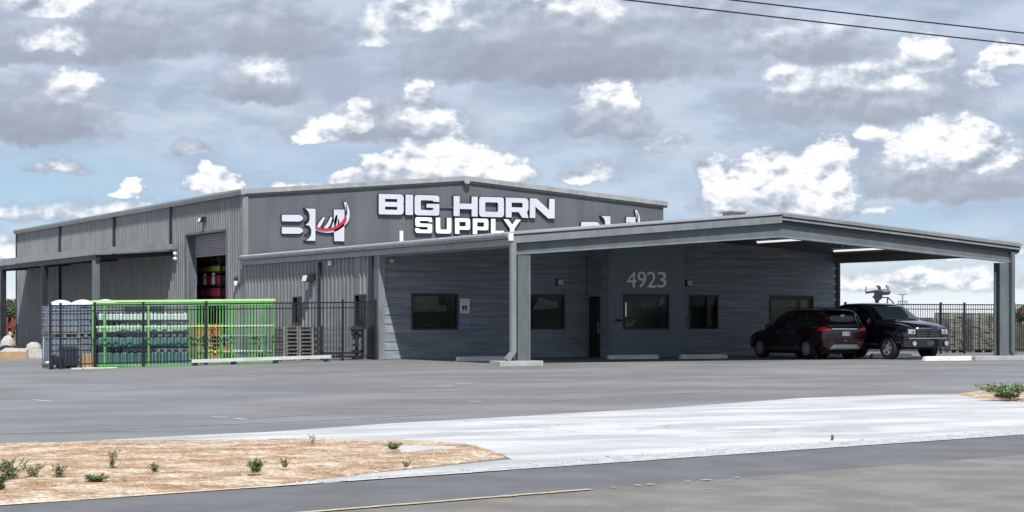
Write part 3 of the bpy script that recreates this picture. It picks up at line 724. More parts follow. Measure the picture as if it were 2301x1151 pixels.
while u < HV[1]+.5:
    if u < VU1-.1:
        zt = HV[2]-.05 if u < HV[1]+.05 else 4.0
        mb.prism([(-.02, 0), (.02, 0), (.01, .02), (-.01, .02)], lambda x, y, d: (u+x, VF-y, d), .02, zt)
    u += .19
mb.build('lower_cladding_rib', mat('rib_blue', (.18, .22, .245), .5, .0, .1, 2), vest)
mb = MB(); mb.box(VU0-.04, VU0+.16, VF-.03, VF-.002, 0, 4.1); mb.build('edge_trim', 'beam', vest)
wv_ = window(vest, HV[0], HV[1], HV[2], HV[3], VF-.02)
inset(wv_, HV, VF+.02, [(.0, .06, .35, .80, 'glow', 'glowing_strip'), (.10, .20, .15, .80, 'pgreen', 'reflected_shape'), ((.25, .72), (.6, .55), (.8, .6), (.9, .95), 'pgreen', 'reflected_shape'), ((.62, .55), (.95, .75), (.95, .95), (.8, .9), 'ppale', 'reflected_shape'), ((.03, .03), (.20, .05), (.30, .25), (.05, .22), 'ppale', 'painted_reflection')])  # shapes stand in for reflections; left strip is bright by its own emission
# door on the vestibule's left cheek
dA = on_u(1351, 655, VU0)[1]; dB = on_u(1320, 655, VU0)[1]
mb = MB(); mb.box(VU0, VU0+.08, VF+.081, dA, 0, oz(VU0)-.05); mb.box(VU0, VU0+.08, dB, VO-.06, 0, oz(VU0)-.05); mb.box(VU0, VU0+.08, dA, dB, 2.3, oz(VU0)-.05)
mb.build('vestibule_cheek', 'board', vest)
mb = MB(); mb.box(VU0+.03, VU0+.07, dA+.05, dB-.05, .02, 2.25); d_ = mb.build('door', 'glass', vest)
mb = MB(); mb.box(VU0-.02, VU0+.029, dA, dA+.06, 0, 2.3); mb.box(VU0-.02, VU0+.029, dB-.06, dB, 0, 2.3); mb.box(VU0-.02, VU0+.029, dA+.06, dB-.06, 2.24, 2.3); mb.build('door_frame', 'trim', d_)
mb = MB(); mb.box(VU0-.07, VU0-.03, dA+.12, dA+.15, .9, 1.3); mb.box(VU0-.03, VU0+.03, dA+.12, dA+.15, .92, .95); mb.build('handle', 'silver', d_)
mb = MB()
for k in range(5):
    v = dA-.1+k*.2; mb.box(VU0-.03, VU0-.002, v, v+.05, 2.35, 3.6)
mb.build('transom_fin', 'trim', vest)
p = on_v(1388, 720, VF-.02); mb = MB(); mb.blob((p[0], p[1]-.12, p[2]), .09, .12, .05, .1, 3); mb.box(p[0]-.02, p[0]+.2, p[1]-.03, p[1], p[2]-.03, p[2]+.02); mb.build('letter_slot_lamp', 'dark', vest)
# wall lights on the front
for (x, y) in ((1256, 634), (1546, 636)):
    p = on_v(x, y, VO-.06); mb = MB(); mb.box(p[0]-.12, p[0]+.12, p[1]-.06, p[1], p[2]-.14, p[2]+.12); o = mb.build('wall_light', 'dark', of, bevel=.01)
    mb = MB(); mb.box(p[0]-.07, p[0]+.13, p[1]-.10, p[1]-.061, p[2]-.11, p[2]+.09); mb.build('lens', 'letter', o)
p = on_v(879, 586, VO-.06); mb = MB(); mb.blob((p[0], p[1]-.08, p[2]), .085, .085, .085, .01, 2); mb.build('globe_light', 'letter', of, smooth=True)
# roof
gable_roof(OU0, OU1, VC-.18, VW-.13, OE, OR, .05, 'roof', of, 'roof', ov=.12)
mb = MB()
for a, b in ((OU0+.15, OM), (OM, OU1-.15)):
    mb.hexa([(a, VC+.32, oz(a)-.07), (b, VC+.32, oz(b)-.07), (b, VO-.05, oz(b)-.07), (a, VO-.05, oz(a)-.07), (a, VC+.32, oz(a)-.02), (b, VC+.32, oz(b)-.02), (b, VO-.05, oz(b)-.02), (a, VO-.05, oz(a)-.02)])
mb.build('carport_ceiling', 'soffit', of)
rake(OU0, OU1, VC-.10, OE, OR, -.06, -.004, .07, 'painted_shadow_gap', of, 'dark', ov=.12, side=-1)  # dark strip colours in the shade of the gap under the roof sheet
rake(OU0, OU1, VC-.03, OE, OR, -.27, -.062, .15, 'rake_fascia', of, 'fascia', ov=.12, side=-1)
for k, (za_, zb_, mm, th_) in enumerate(((-.06, .045, 'trim', .19), (-.115, -.062, 'dark', .12), (-.18, -.117, 'trim', .17), (-.27, -.182, 'dark', .11))):
    rake(OU0, OU1, VC-.03, OE, OR, za_, zb_, th_, 'rake_fascia', of, mm, ov=.16, side=1)
mb = MB()
for a, b in ((OU0-.0, OM), (OU1+.0, OM)):
    za, zb = oz(a)-.275, oz(b)-.275; bot_a, bot_b = 3.37, 4.08
    mb.prism([(a, bot_a+.06), (b, bot_b+.06), (b, zb), (a, za)], lambda x, z, d: (x, d, z), VC+.02, VC+.12)
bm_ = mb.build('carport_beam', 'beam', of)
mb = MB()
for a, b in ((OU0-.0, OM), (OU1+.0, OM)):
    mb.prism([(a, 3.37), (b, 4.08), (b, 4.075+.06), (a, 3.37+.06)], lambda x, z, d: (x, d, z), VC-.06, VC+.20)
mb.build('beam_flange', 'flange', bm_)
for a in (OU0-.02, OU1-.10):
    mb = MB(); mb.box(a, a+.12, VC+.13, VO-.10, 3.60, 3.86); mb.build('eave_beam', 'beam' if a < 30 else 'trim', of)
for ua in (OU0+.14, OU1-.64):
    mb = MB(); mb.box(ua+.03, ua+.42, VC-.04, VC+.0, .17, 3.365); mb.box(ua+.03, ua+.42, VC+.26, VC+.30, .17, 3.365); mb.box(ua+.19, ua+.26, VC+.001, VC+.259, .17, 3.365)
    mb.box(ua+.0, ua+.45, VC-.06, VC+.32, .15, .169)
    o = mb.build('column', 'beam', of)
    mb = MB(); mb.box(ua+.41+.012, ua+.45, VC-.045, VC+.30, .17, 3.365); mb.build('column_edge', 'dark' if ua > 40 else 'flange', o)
# gutters
for sg, u in ((-1, OU0-.11), (1, OU1+.11)):
    mb = MB(); mb.prism(gutter_sec(u, OE+.01, .15, .14, sg), lambda x, z, d: (x, d, z), VC-.15, VW-.18); mb.build('gutter', 'gutter', of)
    mb = MB(); mb.box(min(u+sg*.0, u-sg*.10), max(u+sg*.0, u-sg*.10), VC-.1, VW-.18, 3.66, 3.855); mb.build('eave_fascia', 'trim', of)
mb = MB(); mb.box(OU0-.22, OU0-.08, VC-.24, VC-.155, 3.80, 4.03); mb.build('gutter_end_cap', 'white', of)
mb = MB(); mb.box(OU0-.13, OU0+.04, VC-.20, VC-.06, .42, 3.74)
mb.hexa([(OU0-.33, VC-.20, .22), (OU0-.18, VC-.20, .13), (OU0-.18, VC-.06, .13), (OU0-.33, VC-.06, .22), (OU0-.13, VC-.20, .42), (OU0+.04, VC-.20, .42), (OU0+.04, VC-.06, .42), (OU0-.13, VC-.06, .42)])
mb.build('downspout', 'trim', of)
mb = MB(); mb.box(OU1-.17, OU1-.04, VC-.14, VC+.0, .30, 3.8)
mb.hexa([(OU1-.10, VC-.14, .152), (OU1+.10, VC-.14, .18), (OU1+.10, VC+.0, .18), (OU1-.10, VC+.0, .152), (OU1-.17, VC-.14, .30), (OU1-.04, VC-.14, .30), (OU1-.04, VC+.0, .30), (OU1-.17, VC+.0, .30)])
mb.build('downspout', 'beam', of)
# roof furniture
p = on_v(902, 545, 70.0)
mb = MB(); uu = p[0]; mb.tube((uu, 70, oz(uu)+.05), (uu, 70, oz(uu)+.52), .075, n=12); mb.build('vent_pipe', 'white', of)
p = on_v(1747, 480, 57.5)
mb = MB(); mb.box(OM-.22, OM+.26, 57.2, 57.9, OR+.02, OR+.19); mb.box(OM-.30, OM+.34, 57.1, 58.0, OR+.19, OR+.24); mb.build('ridge_vent', 'gutter', of)
# tube lights under the carport
tubs = []
for u, z in ((39.9, 4.20), (43.25, 3.93)):
    mb = MB(); mb.box(u-.06, u+.06, 58.2, 61.4, z+.03, z+.09)
    for v in (58.8, 60.8): mb.tube((u, v, z+.08), (u, v, oz(u)-.05), .012, n=5)
    f_ = mb.build('tube_light', 'white', of)
    mb = MB(); mb.tube((u, 58.25, z), (u, 61.35, z), .035, n=8); mb.build('tube', 'glow', f_)

# ------------------------------------------------------------------ lettering
def round_poly(pts, seg=4):
    out = []; n = len(pts)
    for i, p in enumerate(pts):
        r = p[2] if len(p) > 2 else 0; P = Vector(p[:2])
        if r <= 0: out.append(tuple(P)); continue
        A = Vector(pts[i-1][:2])-P; B = Vector(pts[(i+1) % n][:2])-P
        ra = min(r, A.length*.5, B.length*.5); a = P+A.normalized()*ra; b = P+B.normalized()*ra
        for k in range(seg+1):
            t = k/seg; out.append(tuple(a*(1-t)**2+P*2*t*(1-t)+b*t*t))
    return out
def curve_shape(name, loops, depth, m, parent, xf, grow=0.0):
    """loops: 2D outlines (outer + holes) -> extruded mesh; xf maps (x, y, d)"""
    cu = bpy.data.curves.new('tmp', 'CURVE'); cu.dimensions = '2D'; cu.fill_mode = 'BOTH'; cu.extrude = depth/2; cu.offset = grow
    for lp in loops:
        s = cu.splines.new('POLY'); s.points.add(len(lp)-1); s.use_cyclic_u = True
        for i, p in enumerate(lp): s.points[i].co = (p[0], p[1], 0, 1)
    o = bpy.data.objects.new('tmp', cu); col.objects.link(o); dg = bpy.context.evaluated_depsgraph_get()
    me = bpy.data.meshes.new_from_object(o.evaluated_get(dg)); bpy.data.objects.remove(o)
    off = origin(parent)
    for v in me.vertices: v.co = Vector(xf(v.co.x, v.co.y, v.co.z))-off
    me.materials.clear(); me.materials.append(M[m]); me.name = name
    bm = bmesh.new(); bm.from_mesh(me); bmesh.ops.remove_doubles(bm, verts=bm.verts, dist=1e-5); bmesh.ops.recalc_face_normals(bm, faces=bm.faces); bm.to_mesh(me); bm.free()
    ob = bpy.data.objects.new(name, me); col.objects.link(ob); ob.parent = parent; return ob
def rect(x0, y0, x1, y1, r=0): return round_poly([(x0, y0, r), (x1, y0, r), (x1, y1, r), (x0, y1, r)])
def glyph(ch, w, t, r):
    """heights 0..1, width w, stroke t"""
    k = t
    if ch == 'I': return [rect(0, 0, w, 1, r*.3)]
    if ch == 'B': return [round_poly([(0, 0, .05), (w, 0, .22), (w, .50, .16), (w*.96, .52, .05), (w, .56, .14), (w, 1, .20), (0, 1, .05)]), rect(k*1.0, .24, w-k*1.05, .40-.02, .03), rect(k*1.0, .62, w-k*1.05, .76, .03)]
    if ch == 'G': return [round_poly([(0, 0, r), (w, 0, r), (w, .58, .03), (w*.48, .58, .02), (w*.48, .38, .02), (w-k, .38, 0), (w-k, .27, .06), (k, .27, .06), (k, .74, .06), (w-k, .74, .04), (w-k, .68, 0), (w, .68, 0), (w, 1, r), (0, 1, r)])]
    if ch == 'H': return [round_poly([(0, 0, .03), (k, 0, .03), (k, .36, 0), (w-k, .36, 0), (w-k, 0, .03), (w, 0, .03), (w, 1, .03), (w-k, 1, .03), (w-k, .64, 0), (k, .64, 0), (k, 1, .03), (0, 1, .03)])]
    if ch == 'O': return [rect(0, 0, w, 1, r*1.1), rect(k, .27, w-k, .73, .08)]
    if ch == 'R': return [round_poly([(0, 0, .03), (k, 0, .03), (k, .28, 0), (w*.56, .28, .05), (w-k*1.05, 0, 0), (w, 0, .03), (w*.93, .30, .08), (w, .42, .12), (w, 1, .22), (0, 1, .04)]), rect(k, .52, w-k, .75, .05)]
    if ch == 'N': return [round_poly([(0, 0, .03), (k*.95, 0, .03), (k*.95, .58, 0), (w-k*1.15, 0, 0), (w, 0, .03), (w, 1, .03), (w-k*.95, 1, .03), (w-k*.95, .42, 0), (k*1.15, 1, 0), (0, 1, .03)])]
    if ch == 'S': return [round_poly([(0, 0, r), (w, 0, r), (w, .60, r*.8), (k, .62, .05), (k, .77, .05), (w-k*.8, .77, .03), (w-k*.8, .70, 0), (w, .70, 0), (w, 1, r), (0, 1, r), (0, .40, r*.8), (w-k, .39, .05), (w-k, .23, .05), (k*.9, .23, .03), (k*.9, .31, 0), (0, .31, 0)])]
    if ch == 'U': return [round_poly([(0, 0, r*1.1), (w, 0, r*1.1), (w, 1, .03), (w-k, 1, .03), (w-k, .26, .09), (k, .26, .09), (k, 1, .03), (0, 1, .03)])]
    if ch == 'P': return [round_poly([(0, 0, .03), (k, 0, .03), (k, .26, 0), (w, .26, r), (w, 1, r), (0, 1, .04)]), rect(k, .49, w-k, .76, .05)]
    if ch == 'L': return [round_poly([(0, 0, .03), (w, 0, .03), (w, .26, .03), (k, .26, 0), (k, 1, .03), (0, 1, .03)])]
    if ch == 'Y': return [round_poly([(w/2-k/2, 0, .03), (w/2+k/2, 0, .03), (w/2+k/2, .40, 0), (w, 1, .02), (w-k*1.15, 1, .02), (w/2, .66, 0), (k*1.15, 1, .02), (0, 1, .02), (w/2-k/2, .40, 0)])]
sg = thing('lettering_sign', 'large white extended capitals in two rows on the warehouse gable', 'sign', (32.9, VW, 5.1))
FRONT = VW-.005
def put(ch, xa, xb, z0, z1, st, fm='letter'):
    ua = on_v(xa, 500, FRONT)[0]; ub = on_v(xb, 500, FRONT)[0]; H = z1-z0; w_ = (ub-ua)/H
    lp = [[(a*H, b*H) for a, b in l] for l in glyph(ch, w_, st, .16)]
    o = curve_shape('letter', lp, .12, 'dark', sg, lambda x, y, d: (ua+x, FRONT-.075+d, z0+y), grow=.022)
    curve_shape('letter_face', lp, .03, fm, sg, lambda x, y, d: (ua+x, FRONT-.150+d, z0+y), grow=-.004).parent = o
    return o
for ch, a, b in (('B', 848, 904), ('I', 908, 925), ('G', 928.5, 984), ('H', 1016, 1070), ('O', 1073.5, 1129), ('R', 1133, 1184), ('N', 1187, 1243)):
    put(ch, a, b, 5.95, 6.84, .33)
for ch, a, b in (('S', 930, 968), ('U', 976, 1011), ('P', 1019, 1053), ('P', 1059, 1094), ('L', 1100, 1129), ('Y', 1128, 1167)):
    put(ch, a, b, 5.17, 5.87, .31, 'letter2')
ua = on_v(984, 470, VW)[0]; ub = on_v(1017, 470, VW)[0]
mb = MB(); mb.box(ua+.03, ub-.03, VW-.10, VW-.003, 6.30, 6.38); mb.build('raceway', 'beam', sg)
# emblem: stacked bars, bracket, stem and antler
ax0, az0 = None, None
def logo(du, label):
    lg = thing('emblem_sign', label, 'sign', (on_v(631, 500, FRONT)[0]+du, VW, 4.9), group='antler emblems on the gable')
    kx = 220/2110; 
    def P(x, y):                                   # zoomed reading of the emblem -> metres on the wall
        q = on_v(600+x*kx, 440+y*kx, FRONT); return (q[0]+du, q[2])
    def shape(name, loops, m, depth, d0, grow=0): 
        return curve_shape(name, [[P(*p) for p in l] for l in loops], depth, m, lg, lambda x, y, d: (x, FRONT-d0-depth/2+d, y), grow)
    def both(name, loops, m, gr=.025):
        o = shape(name, loops, 'dark', .10, .003, gr); c = shape(name+'_face', loops, m, .025, .105); c.parent = o; return o
    both('bar', [round_poly([(300, 415, 20), (700, 415, 70), (770, 490, 60), (700, 560, 70), (300, 555, 20)])], 'letter')
    both('bar', [round_poly([(300, 680, 20), (700, 685, 70), (775, 755, 60), (700, 822, 70), (300, 820, 20)])], 'letter')
    both('stem', [[(800, 280), (1022, 285), (1018, 975), (815, 968), (870, 935), (920, 875), (935, 800), (930, 720), (895, 655), (810, 628), (870, 590), (895, 530), (900, 440), (880, 360), (840, 310)]], 'letter')
    for (cx_, cy_, rx, ry) in ((790, 455, 95, 115), (800, 735, 105, 115)):
        arc = []; n = 12
        for i in range(n+1):
            t = math.pi*(-.5+i/n); arc.append((cx_+rx*math.cos(t), cy_+ry*math.sin(t)))
        inn = [(cx_+(rx-17)*math.cos(math.pi*(.5-i/n)), cy_+(ry-17)*math.sin(math.pi*(.5-i/n))) for i in range(n+1)]
        shape('lobe', [arc+inn], 'dark', .08, .002)
    both('leg', [[(1420, 300), (1645, 305), (1640, 985), (1425, 980)]], 'letter')
    # antler in white with a red core
    def spline(pts, ws, n=8):
        # thick stroke through points
        res = []; P_ = [Vector(p) for p in pts]
        cr = []
        for i in range(len(P_)-1):
            p0 = P_[max(i-1, 0)]; p1 = P_[i]; p2 = P_[i+1]; p3 = P_[min(i+2, len(P_)-1)]
            for k in range(n):
                t = k/n; q = .5*((2*p1)+(-p0+p2)*t+(2*p0-5*p1+4*p2-p3)*t*t+(-p0+3*p1-3*p2+p3)*t**3); cr.append((q, ws[i]*(1-t)+ws[i+1]*t))
        cr.append((P_[-1], ws[-1])); L_, R_ = [], []
        for i, (q, w_) in enumerate(cr):
            d = (cr[min(i+1, len(cr)-1)][0]-cr[max(i-1, 0)][0]).normalized(); nn = Vector((-d.y, d.x)); L_.append(tuple(q+nn*w_)); R_.append(tuple(q-nn*w_))
        return L_+R_[::-1]
    both('antler', [spline([(1035, 715), (1150, 750), (1300, 765), (1450, 735), (1590, 640), (1700, 520), (1715, 330), (1655, 140)], [38, 34, 34, 38, 42, 40, 40, 22])], 'letter')
    both('tine', [spline([(1080, 690), (1130, 600), (1210, 470)], [32, 34, 18])], 'letter', .02)
    both('tine', [spline([(1230, 710), (1310, 610), (1365, 465)], [34, 34, 20])], 'letter', .02)
    both('tine', [spline([(1400, 700), (1450, 560), (1480, 420)], [38, 32, 16])], 'letter', .02)
    shape('antler_core', [spline([(1035, 700), (1150, 726), (1300, 728), (1450, 695), (1570, 610), (1650, 520), (1665, 420)], [26, 26, 24, 26, 30, 34, 6])], 'red', .02, .155)
    shape('antler_core', [spline([(1500, 660), (1520, 560), (1500, 500)], [18, 14, 4])], 'dark', .02, .131)
    shape('antler_core', [spline([(1680, 420), (1690, 300), (1675, 190)], [16, 10, 4])], 'dark', .02, .131)
    return lg
logo(0, 'white bar and antler emblem with red core at the left end of the gable')
logo(on_v(1303, 520, FRONT)[0]-on_v(631, 520, FRONT)[0], 'white antler emblem half hidden behind the carport roof at the right of the gable')

# house number above the vestibule window: built-in typeface, turned to mesh
hn = thing('house_number', 'pale numerals 4923 above the vestibule window', 'number sign', (on_v(1408, 640, VF)[0], VF, 2.55))
def text_mesh(txt, name, h, x, z, v, m, parent, w=None, d=.03, off=0.0):
    cu = bpy.data.curves.new('tmp', 'FONT'); cu.body = txt; cu.size = 1; cu.extrude = d/2; cu.offset = off
    o = bpy.data.objects.new('tmp', cu); col.objects.link(o); dg = bpy.context.evaluated_depsgraph_get()
    me = bpy.data.meshes.new_from_object(o.evaluated_get(dg)); bpy.data.objects.remove(o)
    xs = [q.co.x for q in me.vertices]; ys = [q.co.y for q in me.vertices]
    sy = h/(max(ys)-min(ys)); sx = sy if w is None else w/(max(xs)-min(xs)); o0 = origin(parent)
    for q in me.vertices: q.co = Vector((x+(q.co.x-min(xs))*sx, v+q.co.z, z+(q.co.y-min(ys))*sy))-o0
    me.materials.clear(); me.materials.append(M[m]); bm = bmesh.new(); bm.from_mesh(me); bmesh.ops.recalc_face_normals(bm, faces=bm.faces); bm.to_mesh(me); bm.free()
    ob = bpy.data.objects.new(name, me); col.objects.link(ob); ob.parent = parent; return ob
for ch, a, b in (('4', 1408, 1430), ('9', 1432, 1452), ('2', 1454, 1474), ('3', 1476.5, 1497)):
    A = on_v(a, 647, VF-.04); B = on_v(b, 611, VF-.04)
    text_mesh(ch, 'digit', .58, A[0], 2.57, VF-.035, 'white', hn, w=B[0]-A[0], off=.003)
# notices beside the first window
p = on_v(1033, 704, VO-.055); q = on_v(1055, 671, VO-.055)
nt = thing('notice', 'white notice with black square symbol beside the left office window', 'notice', (p[0], VO-.05, p[2]))
mb = MB(); mb.box(p[0], q[0], VO-.075, VO-.055, p[2], q[2]); mb.build('panel', 'white', nt)
cxn = (p[0]+q[0])/2
mb = MB(); mb.box(cxn-.10, cxn+.08, VO-.080, VO-.0755, p[2]+.09, p[2]+.27); sq = mb.build('symbol', 'dark', nt)
mb = MB(); mb.tube((cxn-.01, VO-.083, p[2]+.215), (cxn-.01, VO-.0805, p[2]+.215), .018, n=10)
for a, b in (((-.01, .195), (-.01, .155)), ((-.01, .155), (.035, .155)), ((.035, .155), (.05, .115)), ((-.045, .165), (-.05, .13)), ((-.05, .13), (-.01, .11)), ((-.01, .11), (.03, .125))):
    mb.box(cxn+min(a[0], b[0])-.007, cxn+max(a[0], b[0])+.007, VO-.083, VO-.0805, p[2]+min(a[1], b[1])-.007, p[2]+max(a[1], b[1])+.007)
mb.build('pictogram', 'white', sq)
mb = MB()
for k in range(4): mb.box(p[0]+.06, q[0]-.05-.03*(k % 2), VO-.078, VO-.0755, q[2]-.07-k*.035, q[2]-.055-k*.035)
mb.build('text_line', 'silver', nt)
p = on_v(1032, 728, VO-.055); q = on_v(1056, 716, VO-.055)
nt = thing('small_notice', 'small blue rounded notice below the white one on the office wall', 'notice', (p[0], VO-.05, p[2]))
mb = MB(); mb.prism(round_poly([(p[0], p[2], .04), (q[0], p[2], .04), (q[0], q[2], .04), (p[0], q[2], .04)]), lambda x, z, d: (x, d, z), VO-.075, VO-.055); mb.build('panel', mat('pale_blue', (.16, .28, .50), .4), nt)
mb = MB()
for dx_ in (.09, .17, .27): mb.tube((p[0]+dx_, VO-.079, (p[2]+q[2])/2), (p[0]+dx_, VO-.0755, (p[2]+q[2])/2), .025, n=8)
mb.build('emblem', 'blue', nt)

# ------------------------------------------------------------------ kerbs, wheel stops
def stop(x0, x1, yb, label, L=1.8, h=.15):
    a = Vector(on_g(x0, yb)); b = Vector(on_g(x1, yb-1)); c = (a+b)/2; half = (on_v(x1, yb, c.y)[0]-on_v(x0, yb, c.y)[0])/2
    o = thing('wheel_stop', label, 'wheel stop', (c.x, c.y+.08, 0), 0, 'concrete wheel stops')
    mb = MB(); mb.prism([(-.09, .0), (.09, 0), (.075, h-.03), (.05, h), (-.05, h), (-.075, h-.03)], lambda x, z, d: (d, x, z), -half, half)
    for i, v in enumerate(mb.v):
        if v[2] > .05: mb.v[i] = (v[0]*(1-.05/half*(v[2]/h)), v[1], v[2])
    mb.build('body', 'stop', o, world=False); mb = MB()
    for s_ in (-.6, .6): mb.tube((half*s_, 0, h-.002), (half*s_, 0, h+.012), .02, n=8)
    mb.build('anchor_pin', 'rust', o, world=False)
stop(1028, 1141, 812, 'concrete wheel stop below the office window, left of the carport column')
stop(1368, 1481, 807.5, 'concrete wheel stop in front of the vestibule')
stop(1530, 1636, 806.5, 'concrete wheel stop just right of the vestibule, left of the wine car')
stop(1960, 2050, 804, 'pale wheel stop partly hidden behind the black pickup')
stop(2078, 2209, 811, 'bright wheel stop between the black pickup and the right carport column')
def pad(u0, u1, v0, v1, h, label):
    o = thing('column_footing', label, 'footing', (u0, v0, 0)); mb = MB(); mb.box(u0, u1, v0, v1, -.1, h); mb.build('block', 'curb', o, bevel=.02)
ua = on_v(1121, 820, VC-.25)[0]; ub = on_v(1219, 820, VC-.25)[0]; pad(ua, ub, VC-.32, VC+.42, .149, 'long concrete footing block under the left carport column')
ua = on_v(2190, 810, VC-.2)[0]; pad(ua, ua+3.2, VC-.25, VC+.42, .149, 'long concrete kerb block under the right carport column')

# ------------------------------------------------------------------ fences
def fence(name, label, u0, u1, v, h0, h1, posts, gap=.115, skip=()):
    L = u1-u0; o = thing(name, label, 'fence', (u0, v, 0))
    H = lambda u: gz(u, v)+h0+(h1-h0)*(u-u0)/L
    n = 12
    for off_, hh in ((0, .045), (-.19, .035)):
        mb = MB()
        for i in range(n):
            a, b = u0+L*i/n, u0+L*(i+1)/n
            mb.hexa([(a, v-.018, H(a)+off_-hh), (b, v-.018, H(b)+off_-hh), (b, v+.018, H(b)+off_-hh), (a, v+.018, H(a)+off_-hh), (a, v-.018, H(a)+off_), (b, v-.018, H(b)+off_), (b, v+.018, H(b)+off_), (a, v+.018, H(a)+off_)])
        mb.build('rail', 'blackfence', o)
    mb = MB()
    for i in range(n):
        a, b = u0+L*i/n, u0+L*(i+1)/n
        mb.hexa([(a, v-.018, gz(a, v)+.13), (b, v-.018, gz(b, v)+.13), (b, v+.018, gz(b, v)+.13), (a, v+.018, gz(a, v)+.13), (a, v-.018, gz(a, v)+.17), (b, v-.018, gz(b, v)+.17), (b, v+.018, gz(b, v)+.17), (a, v+.018, gz(a, v)+.17)])
    mb.build('rail', 'blackfence', o)
    mb = MB(); k = int(L/gap)
    for i in range(1, k):
        u = u0+L*i/k; mb.box(u-.009, u+.009, v-.009, v+.009, gz(u, v)+.08, H(u)-.002)
    mb.build('pickets', 'blackfence', o)
    for u in posts:
        mb = MB(); mb.box(u-.035, u+.035, v-.035, v+.035, gz(u, v)-.05, H(u)+.05); mb.box(u-.045, u+.045, v-.045, v+.045, H(u)+.05, H(u)+.07); mb.build('post', 'blackfence', o)
    return o
fl = on_v(110, 800, VO-.3)[0]
fence('picket_fence', 'black steel picket fence in front of the stored goods, left of the office', fl, 26.55, VO-.3, 2.10, 2.04, [on_v(x, 800, VO-.3)[0] for x in (113, 136, 213, 322, 463, 770)]+[26.5])
fence('picket_fence', 'black steel picket fence between the office corner and the right carport column', 46.6, 54.75, 65.4, 2.02, 2.02, [46.65, on_v(2114, 790, 65.4)[0], on_v(2167, 790, 65.4)[0], 54.7])
fence('picket_fence', 'black steel picket fence running out of view right of the carport column', 54.95, 66, 65.4, 2.02, 2.02, [55.0, on_v(2279, 790, 65.4)[0], 57.9, 60.3, 62.7, 65.1])

# ------------------------------------------------------------------ stored goods behind the fence
def gu(x, v): return on_v(x, 800, v)[0]
# bulk containers, two high
def tote():
    o = thing('bulk_container', '', 'liquid container', (0, 0, 0), 0, 'caged bulk containers')
    mb = MB(); mb.box(-.49, .49, -.44, .44, .17, .98); mb.build('tank', 'tote', o, world=False, bevel=.05)
    mb = MB()
    for s in (-1, 1):
        for k in range(6):
            x = -.5+.2*k; mb.tube((x, s*.47, .14), (x, s*.47, 1.02), .010, n=5)
        for k in range(5):
            y = -.46+.23*k; mb.tube((s*.52, y, .14), (s*.52, y, 1.02), .010, n=5)
    for z in (.2, .42, .62, .82, 1.02):
        for s in (-1, 1): mb.box(-.53, .53, s*.48-.008, s*.48+.008, z-.012, z+.012); mb.box(s*.53-.008, s*.53+.008, -.48, .48, z-.012, z+.012)
    mb.build('cage', 'galv', o, world=False)
    mb = MB(); mb.box(-.55, .55, -.5, .5, .10, .15)
    for x in (-.47, 0, .47): mb.box(x-.06, x+.06, -.48, .48, 0, .10)
    mb.build('skid', 'wood', o, world=False)
    mb = MB(); mb.lathe([(.12, 0), (.12, .05), (.09, .07)], (0, 0, .98), 12); mb.build('cap', 'jugw', o, world=False); return o
T0_ = tote(); TV = 67.0; first = True
for i, x in enumerate((137, 186, 237)):
    for k in range(2):
        u = gu(x, TV); t = T0_ if first else copy_tree(T0_); first = False
        t.location = (u, TV+(.12 if i == 1 else 0), gz(u, TV)+k*1.03)
        t['label'] = ['caged bulk container on the ground at the fence end', 'caged bulk container stacked at the fence end', 'caged bulk container on the ground behind the wheeled bin', 'caged bulk container stacked above the wheeled bin', 'caged bulk container on the ground behind the green rack upright', 'caged bulk container stacked behind the green rack upright'][i*2+k]
        if k == 1:
            mb = MB(); r_ = .36
            mb.lathe([(.40, 0), (.42, .02), (.34, .11), (.2, .17), (.02, .20)], (u, TV, gz(u, TV)+2.08), 18)
            setp(mb.build('dome_lid', 'white', smooth=True), ['white domed lid on the container at the fence end', 'white domed lid on the container above the bin', 'white domed lid on the container behind the green rack'][i], 'lid', 'white domed lids')
# wheeled bin
p = gu(152, 65.9); bn = thing('wheeled_bin', 'dark blue-grey wheeled bin inside the fence corner', 'bin', (p, 65.75, gz(p, 65.9)))
mb = MB(); mb.hexa([(-.2, -.2, .08), (.2, -.2, .08), (.2, .2, .08), (-.2, .2, .08), (-.27, -.28, .62), (.27, -.28, .62), (.27, .28, .62), (-.27, .28, .62)]); mb.build('body', mat('bin_plastic', (.03, .045, .07), .5, 0, .1, 4), bn, world=False, bevel=.02)
mb = MB(); mb.hexa([(-.29, -.30, .62), (.29, -.30, .62), (.29, .32, .62), (-.29, .32, .62), (-.26, -.26, .67), (.26, -.26, .67), (.26, .30, .72), (-.26, .30, .72)]); mb.build('lid', 'dark', bn, world=False)
for s in (-1, 1): mb = MB(); mb.tube((s*.2, .2, .09), (s*.27, .2, .09), .09, n=12); mb.build('wheel', 'black', bn, world=False)
def carton(x, v, w_, d_, h_, label, m='card', z=None):
    u = gu(x, v); o = thing('cardboard_box', label, 'box', (u, v, gz(u, v) if z is None else z))
    mb = MB(); mb.box(-w_/2, w_/2, -d_/2, d_/2, 0, h_); mb.build('carton', m, o, world=False, bevel=.008)
    mb = MB(); mb.box(-w_/2-.002, w_/2+.002, -.03, .03, h_, h_+.003); mb.box(-.03, .03, -d_/2-.003, -d_/2, .02, h_-.02); mb.build('tape', 'sack', o, world=False); return o
carton(194, 65.9, .38, .35, .46, 'brown cardboard box standing beside the wheeled bin')
u = gu(122, 66); mb = MB(); o = thing('compact_pump', 'small black pump with white spout at the end of the fence', 'pump', (u, 65.8, gz(u, 66)))
mb.box(-.16, .16, -.14, .14, .12, .34); mb.tube((-.1, 0, .34), (-.1, 0, .42), .05, n=10); mb.build('housing', 'dark', o, world=False, bevel=.03)
mb = MB(); mb.tube((-.16, 0, .22), (-.34, -.02, .2), .04, .03, n=8); mb.build('spout', 'white', o, world=False)
